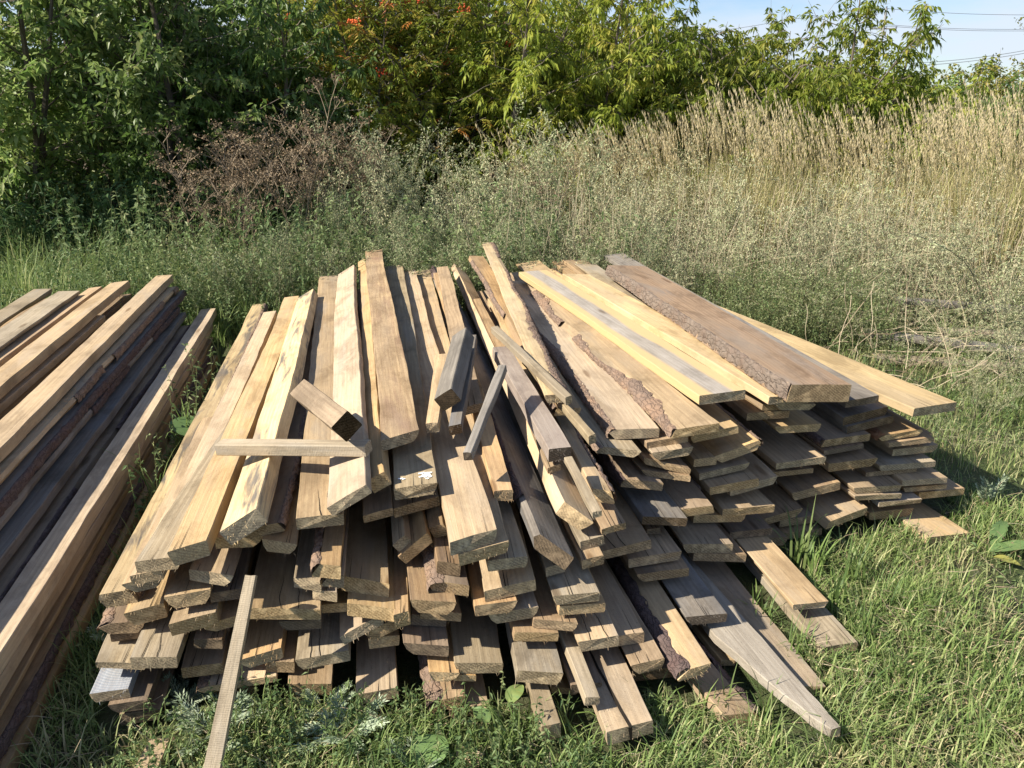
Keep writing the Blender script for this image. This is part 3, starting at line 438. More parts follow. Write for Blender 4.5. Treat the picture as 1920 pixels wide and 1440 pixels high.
('plank',(0.5218,2.3307,0.4592),(-0.1916,0.9814,-0.0148),(0.9530,0.1825,-0.2419),2.842,0.1593,0.0220,-0.0415,'k','M',{},'upper of the two thin curved planks stacked left of the striped one'),
('plank',(-0.7418,1.8199,0.4892),(-0.1916,0.9813,-0.0185),(0.9798,0.1902,-0.0618),2.965,0.1229,0.0350,0.0000,'o','M',{},'brown plank end directly under the mould stained tilted plank'),
('plank',(-0.6272,1.8065,0.4816),(-0.1916,0.9812,-0.0216),(0.9781,0.1891,-0.0871),2.967,0.0929,0.0350,-0.0326,'o','M',{},'dim yellow plank end left of the pale wide one'),
('plank',(0.1944,1.9520,0.4880),(-0.1611,0.9869,0.0025),(0.8082,0.1334,-0.5736),3.513,0.0990,0.0450,-0.0309,'y','M',{'side': 1},'tilted plank showing a bright yellow edge and a grey top'),
('plank',(-0.0258,2.0121,0.5284),(-0.1543,0.9880,0.0080),(0.9877,0.1545,-0.0222),2.972,0.0586,0.0350,0.0000,'o','M',{},'brown plank end deep between the pale wide and the tilted blue grey plank'),
('plank',(-0.0735,1.7468,0.5000),(-0.1535,0.9881,-0.0106),(0.9843,0.1538,0.0872),3.765,0.1379,0.0350,0.0273,'y','M',{},'yellow plank with a rounded end directly under the pale wide plank'),
('plank',(1.6282,2.7438,0.5043),(-0.3424,0.9396,-0.0004),(0.9395,0.3423,-0.0141),1.638,0.2157,0.0350,-0.0000,'Y','M',{},'long clean yellow plank along the right edge of the pile'),
('plank',(-0.2794,1.9873,0.5015),(-0.1917,0.9815,-0.0047),(0.9776,0.1913,0.0872),2.995,0.1381,0.0300,0.0289,'b','M',{},'brown ringed plank end right under the white spotted plank'),
('plank',(0.5356,2.3323,0.5077),(-0.1916,0.9814,-0.0135),(0.9789,0.1921,0.0702),2.903,0.1467,0.0300,0.0000,'t','M',{},'plank end with a sunlit lip below the narrow bright right angled one'),
('plank',(0.9659,2.6870,0.4998),(-0.1917,0.9815,-0.0030),(0.9813,0.1916,-0.0164),3.027,0.1751,0.0300,0.0000,'b','M',{},'brown plank in deep shade behind the jutting sunlit one'),
('plank',(-0.3831,1.9356,0.4999),(-0.1917,0.9815,-0.0020),(0.9777,0.1911,0.0872),2.868,0.0840,0.0250,0.0171,'b','M',{},'brown plank end in shade below the white spotted plank'),
('plank',(-0.6844,1.8289,0.5153),(-0.1654,0.9860,-0.0194),(0.9822,0.1665,0.0871),3.020,0.1200,0.0300,0.0133,'k','M',{'br': 0.02, 'bs': 1},'dark plank with a sunlit bark strip along its right edge'),
('plank',(-0.8275,1.6952,0.5372),(-0.1754,0.9843,-0.0181),(0.9805,0.1763,0.0871),2.931,0.0898,0.0450,0.0305,'y','M',{'knot': 1},'long smooth yellow plank third from the left edge'),
('plank',(0.7090,2.4658,0.5200),(-0.1978,0.9802,0.0018),(0.9708,0.1956,0.1392),3.035,0.1762,0.0300,-0.0024,'y','M',{},'bright yellow plank end with a lit left side under the bark sided plank'),
('plank',(1.3454,2.7508,0.5312),(-0.2039,0.9790,0.0055),(0.9754,0.2027,0.0872),2.943,0.1435,0.0300,0.0009,'n','M',{},'grey plank corner peeking out right beneath the thick slab'),
('plank',(0.2714,2.0217,0.5233),(-0.1528,0.9882,-0.0130),(0.9847,0.1511,-0.0871),2.507,0.0582,0.0400,-0.0199,'y','M',{'br': 0.02, 'bs': 1},'narrow yellow plank with bark on its right and a rounded end'),
('plank',(0.1304,2.1469,0.5400),(-0.1476,0.9890,-0.0081),(0.9852,0.1477,0.0872),2.251,0.0413,0.0200,0.0152,'b','M',{},'brown strip of plank showing between the yellow edged ones'),
('plank',(0.5237,2.3677,0.5326),(-0.1916,0.9814,-0.0143),(0.9775,0.1921,0.0871),2.907,0.1478,0.0250,0.0043,'b','M',{},'thin shaded plank under the purple barked end'),
('plank',(0.3482,2.2840,0.5361),(-0.1833,0.9830,-0.0101),(0.9795,0.1817,-0.0872),2.156,0.1436,0.0250,-0.0419,'g','M',{'bl': 0.02, 'bs': 1},'grey plank with purple bark remains left of the broad live edged one'),
('plank',(1.0312,2.7028,0.5271),(-0.1978,0.9802,-0.0034),(0.9788,0.1973,-0.0543),2.919,0.1801,0.0250,-0.0000,'b','M',{},'thin edge of plank beneath the wide clear yellow board'),
('plank',(-0.1006,1.7421,0.5398),(-0.1767,0.9842,-0.0121),(0.9803,0.1771,0.0871),3.610,0.1315,0.0400,0.0270,'t','M',{'bl': 0.004},'pale wide plank with a stepped shadow, coming forward at front centre'),
('plank',(-0.5208,1.8293,0.5473),(-0.2131,0.9769,-0.0182),(0.9770,0.2131,-0.0004),3.420,0.1208,0.0350,0.0000,'t','M',{'crack': 1},'pale tan plank whose end juts over the splintered grey plank'),
('plank',(0.1118,2.4841,0.5678),(-0.1111,0.9938,-0.0045),(0.9900,0.1110,0.0872),2.698,0.0821,0.0300,0.0302,'y','M',{},'slim yellow plank running beside the two raised pale ones'),
('plank',(-0.7123,1.7535,0.5783),(-0.1859,0.9824,-0.0187),(0.8492,0.1702,0.4999),2.783,0.1140,0.0500,0.0050,'s','M',{},'tilted pale plank blotched with black mould, near end cut slanting'),
('stick',(0.2291,1.8314,0.5600),(-0.2217,0.9637,0.1490),(0.9737,0.2107,0.0862),0.268,0.0276,0.0200,0.0012,'g','M',{},'short grey batten lying over the narrow bark edged planks'),
('plank',(-0.2762,1.9542,0.5737),(-0.1612,0.9868,-0.0144),(0.9830,0.1618,0.0871),3.410,0.1247,0.0350,0.0012,'g','M',{'spots': 1},'grey plank end with white bird droppings below the fibrous top plank'),
('plank',(1.0445,2.6298,0.5561),(-0.1996,0.9799,-0.0035),(0.9769,0.1987,-0.0789),2.689,0.1638,0.0250,0.0000,'g','M',{},'grey plank showing left of the thick slab at the back'),
('plank',(-0.4455,1.8254,0.6078),(-0.2001,0.9796,-0.0183),(0.8467,0.1823,0.4999),3.309,0.1263,0.0300,-0.0067,'t','M',{},'smooth tan plank with a rough tilted end, left of the white spotted one'),
('plank',(-0.1400,2.5511,0.5812),(-0.1277,0.9918,0.0016),(0.9881,0.1271,0.0872),2.455,0.0756,0.0300,0.0270,'b','M',{},'brown narrow plank behind the dark beams'),
('plank',(0.4109,2.3659,0.5696),(-0.1556,0.9877,-0.0125),(0.9873,0.1551,-0.0341),2.426,0.1745,0.0350,0.0000,'t','M',{'bl': 0.03, 'bs': 1, 'wav': 1},'broad live edged tan plank with pinkish bark patches on its left'),
('plank',(-0.3877,1.9591,0.6008),(-0.1924,0.9812,-0.0164),(0.8880,0.1812,0.4226),3.524,0.0577,0.0450,0.0013,'y','M',{},'narrow plank beside the smooth tan one with a bright patch at its end'),
('stick',(0.1492,2.1507,0.5999),(-0.2301,0.9693,0.0867),(0.9729,0.2312,-0.0021),0.835,0.0684,0.0450,-0.0000,'p','M',{},'stout purplish stick lying across the middle of the pile'),
('plank',(0.6043,2.3159,0.6009),(-0.2020,0.9793,-0.0128),(0.9768,0.2024,0.0704),2.182,0.1566,0.0300,0.0000,'y','M',{'bl': 0.06, 'bw': 1, 'wav': 1},'golden plank with wide purple brown bark flowing down its left side'),
('plank',(1.0024,2.5887,0.6014),(-0.2726,0.9621,-0.0043),(0.9591,0.2714,-0.0811),2.218,0.1751,0.0300,0.0000,'Y','M',{},'wide clear yellow plank between the pale grey one and the slab'),
('plank',(0.1949,2.4838,0.5981),(-0.1646,0.9862,0.0159),(0.9840,0.1653,-0.0667),2.620,0.0956,0.0300,0.0000,'o','M',{'bl': 0.012, 'bs': 1},'pale raised plank with bark on its left, lower one of the pair'),
('plank',(0.7397,2.5208,0.6406),(-0.2655,0.9640,-0.0138),(0.9638,0.2657,0.0203),2.299,0.1813,0.0350,-0.0000,'W','M',{},'pale grey plank with yellow margins and a swirly knot'),
('stick',(-0.1841,2.2824,0.6200),(0.0205,0.9942,0.1060),(0.9958,-0.0298,0.0867),0.754,0.0443,0.0350,0.0149,'n','M',{},'grey batten propped right of the dark beam'),
('stick',(0.2505,2.1901,0.6254),(-0.2581,0.9659,0.0221),(0.9629,0.2554,0.0871),0.764,0.0295,0.0300,0.0110,'g','M',{},'slim grey stick, right of the purplish one, its end near the live edged plank'),
('stick',(-0.2603,2.2743,0.6300),(-0.0133,0.9904,0.1379),(0.9963,0.0013,0.0863),0.508,0.0411,0.0350,0.0036,'t','M',{},'left batten propped under the dark beam'),
('plank',(-0.3431,2.1573,0.6400),(-0.1898,0.9818,-0.0118),(0.9779,0.1901,0.0871),3.404,0.1174,0.0350,0.0411,'f','M',{},'fibrous yellow plank on top of the pile reaching highest at the back left'),
('bar',(-0.8917,2.1376,0.6266),(0.9744,-0.2064,0.0887),(-0.2072,-0.9783,0.0000),0.484,0.0500,0.0350,0.0000,'g','M',{},'weathered grey bar laid crosswise over the left boards'),
('plank',(0.1537,2.4351,0.6665),(-0.1108,0.9938,0.0077),(0.9938,0.1107,0.0016),2.877,0.0879,0.0300,0.0000,'Y','M',{'br': 0.03, 'bw': 1, 'wav': 1},'raised yellow plank with thick brown bark on its right, highest at the back'),
('stick',(-0.1319,2.0316,0.6400),(0.2078,0.9441,0.2558),(0.9681,-0.2359,0.0843),0.469,0.0290,0.0280,0.0011,'d2','M',{},'thin dark leaning stick with a bent shape below the dark beam'),
('plank',(1.0840,2.5376,0.6653),(-0.1652,0.9862,-0.0112),(0.9846,0.1642,-0.0605),2.241,0.2420,0.0650,0.0000,'B','M',{'bl': 0.012, 'bw': 1, 'thick': 1},'thick brown slab on top of the right side with coarse bark on its left'),
('beam',(-0.2257,2.3574,0.7000),(0.0396,0.9925,0.1153),(0.8159,-0.0988,0.5698),0.520,0.0700,0.0550,0.0000,'d2','M',{},'dark weathered beam with a black sawn end on top of the pile'),
('stick',(0.1846,2.3430,0.6962),(-0.3080,0.9513,0.0101),(0.9480,0.3060,0.0872),0.842,0.0308,0.0280,0.0110,'g','M',{},'slim grey square stick pointing right, uppermost in the middle'),
('block',(-0.4821,1.9802,0.7676),(-0.5159,0.8531,-0.0781),(0.6494,0.4489,0.6138),0.413,0.0650,0.0650,0.0000,'t2','M',{},'square tan block with a black sawn end lying on the crosswise bar'),
('plank',(-1.1240,0.6290,0.0510),(-0.1978,0.9802,-0.0000),(0.9800,0.1978,0.0204),4.200,0.0857,0.0450,0.0000,'y','L',{},'lowest right plank of the left pile, pale yellow against the grass'),
('plank',(-1.1622,0.6967,0.0950),(-0.1978,0.9802,-0.0000),(0.9801,0.1978,0.0196),4.200,0.0898,0.0400,-0.0000,'b','L',{'br': 0.01, 'bs': 1},'second plank up on the right side of the left pile, bark streaked'),
('plank',(-1.1847,0.7408,0.1400),(-0.1978,0.9802,0.0000),(0.9801,0.1978,0.0188),4.200,0.0935,0.0400,-0.0000,'o','L',{},'third plank up on the right side of the left pile, orange edged'),
('plank',(-1.2840,0.6165,0.1520),(-0.1978,0.9802,0.0001),(0.9785,0.1974,-0.0604),4.200,0.0835,0.0400,0.0000,'d','L',{},'low dark plank in the slot of the left pile'),
('plank',(-1.2284,0.6573,0.1861),(-0.1978,0.9802,-0.0003),(0.9801,0.1978,-0.0145),4.200,0.0813,0.0350,0.0000,'b','L',{'br': 0.01, 'bs': 1},'dark edged plank under the broad grey one in the left pile'),
('plank',(-1.1913,0.7981,0.2222),(-0.1978,0.9802,-0.0000),(0.9799,0.1977,0.0282),4.200,0.0874,0.0400,0.0000,'b','L',{},'brown edged plank just beneath the broad right hand plank of the left pile'),
('plank',(-1.2703,0.6354,0.2500),(-0.1978,0.9802,-0.0000),(0.9796,0.1977,0.0349),4.200,0.0778,0.0350,0.0000,'d','L',{'br': 0.01, 'bs': 1},'dark plank with bark, lowest of the bluish shaded ones in the left pile'),
('plank',(-1.2315,0.9693,0.2754),(-0.1978,0.9802,0.0000),(0.9798,0.1977,0.0284),4.200,0.0934,0.0500,-0.0000,'t','L',{},'broad pale grey and tan plank along the right of the left pile'),
('plank',(-1.3507,0.7717,0.3000),(-0.1978,0.9802,0.0000),(0.9773,0.1972,0.0769),4.200,0.0835,0.0350,0.0000,'n','L',{},'third bluish grey plank down the shaded side of the left pile'),
('plank',(-1.3793,0.7434,0.3450),(-0.1978,0.9802,-0.0000),(0.9797,0.1977,0.0325),4.200,0.0852,0.0350,0.0000,'n','L',{'br': 0.008, 'bs': 1},'second bluish grey plank down the shaded side of the left pile'),
('plank',(-2.0793,0.9127,0.3600),(-0.1978,0.9802,-0.0000),(0.9791,0.1976,-0.0487),4.200,0.0980,0.0350,0.0000,'b','L',{},'hidden brown plank beneath the pale grey pair of the left pile'),
('plank',(-2.4300,1.5009,0.3600),(-0.1978,0.9802,-0.0000),(0.9791,0.1976,-0.0487),3.600,0.1295,0.0350,0.0000,'b','L',{},'hidden brown plank below the leftmost grey plank'),
('plank',(-1.6075,0.8759,0.3600),(-0.1978,0.9802,-0.0000),(0.9765,0.1970,0.0872),4.200,0.1159,0.0350,0.0098,'b','L',{},'brown plank beneath the flat tan one in the left pile'),
('plank',(-1.8121,0.9956,0.3661),(-0.1978,0.9802,0.0003),(0.9765,0.1970,0.0872),4.200,0.1059,0.0350,0.0192,'k','L',{},'plank with dark bark seen in the slot behind the shorter tan one'),
('plank',(-1.4389,1.0172,0.3900),(-0.1978,0.9802,0.0000),(0.9765,0.1970,0.0872),4.200,0.0879,0.0400,0.0133,'n','L',{'br': 0.008, 'bs': 1},'highest bluish grey plank on the shaded side of the left pile'),
('plank',(-1.7832,1.0940,0.4072),(-0.1978,0.9802,0.0003),(0.9789,0.1975,-0.0532),3.400,0.0727,0.0350,0.0000,'t','L',{},'shorter tan plank in the left pile ending in front of a bark surface'),
('plank',(-1.4501,0.9343,0.4350),(-0.1978,0.9802,0.0000),(0.9765,0.1970,0.0872),4.200,0.0821,0.0400,0.0161,'y','L',{'br': 0.008, 'bs': 1},'bright yellow plank with a barky far end in the left pile'),
('plank',(-1.9407,0.9048,0.4400),(-0.1978,0.9802,-0.0000),(0.9765,0.1970,0.0872),4.200,0.0823,0.0450,0.0284,'o','L',{},'narrow plank with sunlit orange edge in the left pile'),
('plank',(-2.3140,1.2075,0.4500),(-0.1978,0.9802,-0.0000),(0.9801,0.1978,-0.0142),3.800,0.1113,0.0400,0.0000,'g','L',{},'leftmost pale grey plank of the left pile with a ragged end'),
('plank',(-1.7890,0.9398,0.4700),(-0.1978,0.9802,-0.0000),(0.9765,0.1970,0.0872),4.200,0.1176,0.0450,0.0341,'t','L',{},'tan plank with a slanting far end, second highest in the left pile'),
('plank',(-1.9818,0.6704,0.4700),(-0.1978,0.9802,-0.0000),(0.9800,0.1978,-0.0208),4.200,0.1335,0.0400,-0.0000,'g','L',{},'pale grey plank left of the narrow orange edged one'),
('plank',(-1.5326,1.0482,0.4900),(-0.1978,0.9802,-0.0000),(0.9799,0.1977,0.0267),4.200,0.1061,0.0450,0.0000,'t','L',{},'tan plank reaching furthest back at the top of the left pile'),
]
# ================================================================ timber
GROUPS = {'M': 'rough planks heaped in the big pile', 'L': 'planks stacked in the left pile'}
def resample(ys, edges, f=5):
    y2 = np.linspace(ys[0], ys[-1], (len(ys) - 1) * f + 1)
    E = np.array(edges); return y2, np.array([np.interp(y2, ys, E[:, c]) for c in range(E.shape[1])]).T
def make_board(row, idx):
    kind, A, ax, nn, Ln, w, t, s, st, grp, o, label = row
    seed = idx * 3.17
    stm = 'R' if o.get('rings') else st
    V, F, M, ys, edges = board_mesh(Ln, w, t, s, st, o, seed)
    mats = [WOOD[stm], END[ENDOF[stm]], CRK, KNOT, WHT]
    # cracks, knots and droppings as thin relief within the same mesh
    def addquad(pts, m):
        b = len(V); V.extend(pts); F.append((b, b + 1, b + 2, b + 3)); M.append(m)
    for c in range({0: 0, 1: 2, 2: 1}[o.get('crack', 0)]):
        x = w * (random.uniform(-.3, .3) if o['crack'] == 1 else 0.0); ln = .16 if o['crack'] == 1 else .55; wd = .0011 if o['crack'] == 1 else .0045
        p0 = (x, s * x / w - .001)
        for q in range(10):
            f = q / 10; x2 = p0[0] - .002 * random.uniform(-1, 1.6) - (.0035 if o['crack'] == 2 else 0); y2 = p0[1] + ln / 10
            w1 = wd * (1 - f) ** .6; w2 = wd * (1 - (q + 1) / 10) ** .6 + .0001
            addquad([(p0[0] - w1, p0[1], .0022), (p0[0] + w1, p0[1], .0022), (x2 + w2, y2, .0022), (x2 - w2, y2, .0022)], 2); p0 = (x2, y2)
        if o['crack'] == 2:
            addquad([(x - .006, -.006, .002), (x - .003, -.006, -t * .9), (x + .003, -.006, -t * .9), (x + .005, -.006, .002)], 2)
    def disc(cx, cy, rx, ry, m, z=.0021, jit=.15):
        ring = []
        for q in range(12):
            a = q * math.pi / 6; k = 1 + random.uniform(-jit, jit); ring.append((cx + rx * k * math.cos(a), cy + ry * k * math.sin(a), z))
        c = (cx, cy, z + .0002); b = len(V); V.extend(ring); V.append(c)
        for q in range(0, 12, 2): F.append((b + 12, b + q, b + (q + 1) % 12, b + (q + 2) % 12)); M.append(m)
    if o.get('spots'):
        for cx, cy, r in ((.25, .05, .012), (.32, .065, .009), (.2, .07, .008), (.38, .04, .006), (.3, .03, .005), (-.33, .055, .007), (-.25, .05, .005)): disc(w * cx, cy, r * 1.2, r * .8, 4, jit=.4)
    # splinters and saw fuzz round the near end
    rs2 = random.Random(seed + 5)
    for q in range(rs2.choice((3, 8, 16, 26)) if st not in ('d2', 't2', 'd') else 0):
        e = rs2.random(); x = (rs2.random() - .5) * w * .96; z = -t * rs2.choice((0.03, .5, .93)) if e < .7 else -t * rs2.random(); y = s * x / w
        ln = rs2.uniform(.003, .011); dx = rs2.uniform(-.006, .006); dz = rs2.uniform(-.008, .001); wd = rs2.uniform(.0003, .0009)
        addquad([(x - wd, y + .002, z), (x + wd, y + .002, z), (x + dx + wd * .3, y - ln, z + dz), (x + dx - wd * .3, y - ln, z + dz)], 0)
    # short drying cracks running in from the end
    for q in range(rs2.choice((0, 0, 1, 2, 3)) if kind == 'plank' and not o.get('crack') else 0):
        x = (rs2.random() - .5) * w * .7; ln = rs2.uniform(.03, .14); wd = rs2.uniform(.0005, .0011)
        addquad([(x - wd, s * x / w - .0015, .0021), (x + wd, s * x / w - .0015, .0021), (x + .003, s * x / w + ln, .0021), (x + .0026, s * x / w + ln, .0021)], 2)
    me = mesh_from('%s_mesh' % kind, V, F, mats, M)
    name = {'plank': 'plank', 'stick': 'stick', 'beam': 'beam', 'bar': 'wooden_bar', 'block': 'wood_block'}[kind]
    ob = link(name, me); ob.matrix_world = frame(A, ax, nn)
    cat = {'plank': 'plank', 'stick': 'stick', 'beam': 'beam', 'bar': 'bar', 'block': 'block'}[kind]
    tag(ob, label, cat, GROUPS[grp] if kind == 'plank' else ('loose sticks and offcuts on the pile' if kind in ('stick', 'bar', 'block') else None))
    # bark as a part of its own
    for side, b, sg in (('l', o.get('bl', 0), -1), ('r', o.get('br', 0), 1)):
        if b < .008 : continue
        y2, E = resample(ys, edges)
        j = 0 if sg < 0 else 1
        bm_ = BARKC if o.get('thick') else (RED if st == 'r' and 'stripe' in label else BARKO if 'orange bark' in label or st == 'r' else BARKD if st in ('d', 'b', 'n') or 'dark bark' in label else BARK)
        def prof(i):
            xe = E[i, j]; wn = E[i, 2 + j]; dz = E[i, 6] + .0008
            wn = max(.003, wn * (1 + .45 * fn(y2[i] * 16, 40 + j, seed) + .25 * fn(y2[i] * 47, 41, seed))); x0 = xe - sg * wn   # ragged top edge of the bark
            P = []
            for f, bulge in ((0, .0003), (.06, .8), (.28, .9), (.5, 1), (.75, .8), (1, .15)):
                x = x0 + sg * (wn + .003) * math.sin(f * math.pi / 2); z = dz + .0004 - (t * .9) * (1 - math.cos(f * math.pi / 2))
                k = .0045 * bulge
                P.append((x + sg * k, z + k * .5, sg * (.3 + .7 * f) * (bulge > .01), (1 - f) * (bulge > .01)))
            return P if sg > 0 else P[::-1]
        v2, f2 = strip(y2, prof, seed + 11, .0075 if not o.get('thick') else .011)
        # leave bare stretches where the bark has fallen off
        if 'stripe' not in label:
            k = 6; nf = len(y2) - 1; keep = []
            for i in range(nf):
                bare = fn(y2[i] * 1.6, 20, seed) > (.12 if b < .02 else .33) and not o.get('thick')
                if not bare: keep += f2[i * (k - 1):(i + 1) * (k - 1)]
            f2 = keep or f2
        bo = link('bark' if bm_ is not RED else 'paint_stripe', mesh_from('bark_mesh', v2, f2, [bm_], None, smooth=True), ob)
    return ob
for i, row in enumerate(BOARDS): make_board(row, i)

def slat(name, A, B, w0, w1, t, st, label, cat='slat', up=(0, -.3, 1), group=None):
    A = Vector(A); B = Vector(B); ax = (B - A).normalized(); X = ax.cross(Vector(up)).normalized()
    V, F, M, ys, ed = board_mesh((B - A).length, 1.0, t, 0, st, {}, 77.7)
    V = np.array(V); k = w0 + (w1 - w0) * np.clip(V[:, 1] / (B - A).length, 0, 1); V[:, 0] *= k
    ob = link(name, mesh_from(name + '_mesh', V, F, [WOOD[st], END[ENDOF[st]]], M)); ob.matrix_world = frame(A, ax, X)
    return tag(ob, label, cat, group)
slat('slat', (-.683, 1.712, .44), (-.731, 1.341, .012), .027, .042, .022, 'g', 'long narrow grey slat leaning against the front of the big pile', up=(0, -1, .35))
slat('short_board', (-.907, 1.545, .06), (-.90, 1.30, .045), .05, .07, .03, 't', 'tan board end lying in the weeds at the bottom edge left of the slat', 'board')
slat('wood_chip', (-.15, 1.53, .03), (-.08, 1.50, .03), .045, .045, .012, 't', 'small broken wood chip in the grass at the bottom edge', 'wood chip')
# ================================================================ ground
g = N('soil'); v, raw, rnd = objvec(g)
n1 = g.noise(raw, 3.0, 6, .6); n2 = g.noise(raw, 60, 4, .7)
c = g.mix(g.ramp(n1, (.4, 0.), (.6, 1.)), (.065, .065, .030), (.055, .080, .025)); c = g.mix(g.math('MULTIPLY', g.ramp(n2, (.5, 0.), (.7, 1.)), .6), c, (.13, .105, .065))
g.col(c); g.bump(n2, 1, .02); SOIL = g.m
me = mesh_from('ground', [(-400, -50, 0), (400, -50, 0), (400, 900, 0), (-400, 900, 0)], [(0, 1, 2, 3)], [SOIL]); tag(link('ground', me), kind='structure')

# ================================================================ vegetation
def leafmat(name, *cols, trans=.38, rough=.5, spec=.3):
    g = N(name); a = g.n('ShaderNodeAttribute', attribute_name='v')
    c = g.ramp(a.outputs['Fac'], *[(i / max(1, len(cols) - 1), c) for i, c in enumerate(cols)])
    oi = g.n('ShaderNodeObjectInfo'); hs = g.n('ShaderNodeHueSaturation'); g.l(c, hs.inputs['Color'])
    g.l(g.math('ADD', g.math('MULTIPLY', oi.outputs['Random'], .45), .75), hs.inputs['Value'])
    g.col(hs.outputs[0]); g.val(g.b, 'Roughness', rough); g.val(g.b, 'Specular IOR Level', spec)
    if trans:
        tr = g.n('ShaderNodeBsdfTranslucent'); g.l(hs.outputs[0], tr.inputs['Color']); mxs = g.n('ShaderNodeMixShader'); mxs.inputs[0].default_value = trans
        out = g.t.nodes['Material Output']; g.l(g.b.outputs[0], mxs.inputs[1]); g.l(tr.outputs[0], mxs.inputs[2]); g.l(mxs.outputs[0], out.inputs['Surface'])
    return g.m
class Acc:
    def __init__(s): s.V = []; s.F = []; s.A = []; s.M = []; s.n = 0
    def add(s, V, F, a, m=0):
        V = np.asarray(V, dtype=np.float32).reshape(-1, 3); F = np.asarray(F, dtype=np.int32)
        s.V.append(V); s.F.append(F + s.n); s.n += len(V)
        s.A.append(np.broadcast_to(np.asarray(a, dtype=np.float32), (len(F),))); s.M.append(np.full(len(F), m, dtype=np.int32))
    def mesh(s, name, mats): return mesh_from(name, np.concatenate(s.V), np.concatenate(s.F), mats, np.concatenate(s.M), np.concatenate(s.A))
def unit(a): return a / (np.linalg.norm(a, axis=-1, keepdims=True) + 1e-9)
def rdir(n, up=0.0):
    d = rng.normal(size=(n, 3)); d[:, 2] += up; return unit(d)
def leaves(acc, C, D, ln, wd, val, m=0, droop=.25, fold=.25):
    """C base points, D directions: one folded four-sided leaf each"""
    n = len(C); D = unit(D); side = unit(np.cross(D, rdir(n, 1.5))); up = np.cross(side, D)
    ln = np.broadcast_to(ln, (n,))[:, None]; wd = np.broadcast_to(wd, (n,))[:, None]
    tip = C + D * ln - np.array([0, 0, 1]) * ln * droop
    mid = C + D * ln * .42 - up * wd * fold
    V = np.stack([C, mid + side * wd * .5 + up * wd * fold, tip, mid - side * wd * .5 + up * wd * fold], 1)
    F = np.arange(n * 4).reshape(n, 4); acc.add(V, F, val, m)
def blades(acc, B, D, h, wd, bend, val, m=0, seg=3):
    n = len(B); side = unit(np.cross(D, np.array([0, 0, 1.0])) + 1e-6); hor = unit(D * [1, 1, 0] + 1e-6)
    h = np.broadcast_to(h, (n,))[:, None]; wd = np.broadcast_to(wd, (n,))[:, None]; bend = np.broadcast_to(bend, (n,))[:, None]
    rowsL = []; 
    for k in range(seg + 1):
        f = k / seg; ang = bend * f
        # arc with total bend angle
        x = h * np.where(bend > 1e-3, (1 - np.cos(ang)) / np.maximum(bend, 1e-3), 0); z = h * np.where(bend > 1e-3, np.sin(ang) / np.maximum(bend, 1e-3), f)
        c = B + hor * x + np.array([0, 0, 1.0]) * z; ww = wd * (1 - f ** 1.6 * .93) * .5
        rowsL.append(np.stack([c - side * ww, c + side * ww], 1))
    V = np.stack(rowsL, 1).reshape(n, -1, 3); F = []
    base = np.arange(n)[:, None] * (2 * (seg + 1))
    for k in range(seg): F.append(base + np.array([[2 * k, 2 * k + 1, 2 * k + 3, 2 * k + 2]]))
    acc.add(V, np.concatenate(F), np.tile(val, seg) if np.ndim(val) else val, m)
def tube(acc, P, r, m=1, val=.5, k=4):
    P = np.asarray(P, float); n = len(P); r = np.broadcast_to(r, (n,))
    T = unit(np.gradient(P, axis=0)); a = unit(np.cross(T, [.3, .9, .1])); b = np.cross(T, a); th = np.arange(k) * 2 * math.pi / k
    V = P[:, None] + r[:, None, None] * (a[:, None] * np.cos(th)[None, :, None] + b[:, None] * np.sin(th)[None, :, None])
    F = [(i * k + j, i * k + (j + 1) % k, (i + 1) * k + (j + 1) % k, (i + 1) * k + j) for i in range(n - 1) for j in range(k)]
    acc.add(V, F, val, m)
def path(p0, d, L_, n, wob=.15, grav=0.0):
    P = [np.array(p0, float)]; d = np.array(d, float); d /= np.linalg.norm(d)
    for i in range(n):
        d = d + rng.normal(size=3) * wob; d[2] += grav; d /= np.linalg.norm(d); P.append(P[-1] + d * L_ / n)
    return np.array(P)
def sample(P, t):
    t = np.asarray(t) * (len(P) - 1); i = np.minimum(t.astype(int), len(P) - 2); f = (t - i)[:, None]; return P[i] * (1 - f) + P[i + 1] * f, unit(P[i + 1] - P[i])

M_BARKT = leafmat('trunk_bark', (.11, .09, .07), (.17, .14, .11), trans=0, rough=.9)
M_MAPLE = leafmat('maple_leaves', (.10, .16, .022), (.21, .275, .035), (.33, .37, .055), (.47, .42, .08), trans=.5)
M_DARK = leafmat('dark_leaves', (.06, .12, .03), (.13, .215, .05), (.25, .34, .10), (.40, .44, .16), trans=.5, rough=.45, spec=.35)
M_ROWAN = leafmat('rowan_leaves', (.08, .15, .02), (.17, .24, .035), (.28, .30, .05), (.40, .32, .06), (.56, .20, .06), trans=.42)
M_HEDGE = leafmat('hedge_leaves', (.06, .10, .02), (.15, .18, .03), (.32, .28, .05), (.42, .31, .06), trans=.4)
M_BERRY = leafmat('rowan_berries', (.55, .07, .02), (.70, .16, .04), trans=0, rough=.35, spec=.5)
M_SEED = leafmat('dry_seeds', (.18, .08, .045), (.30, .17, .10), trans=.2, rough=.8)

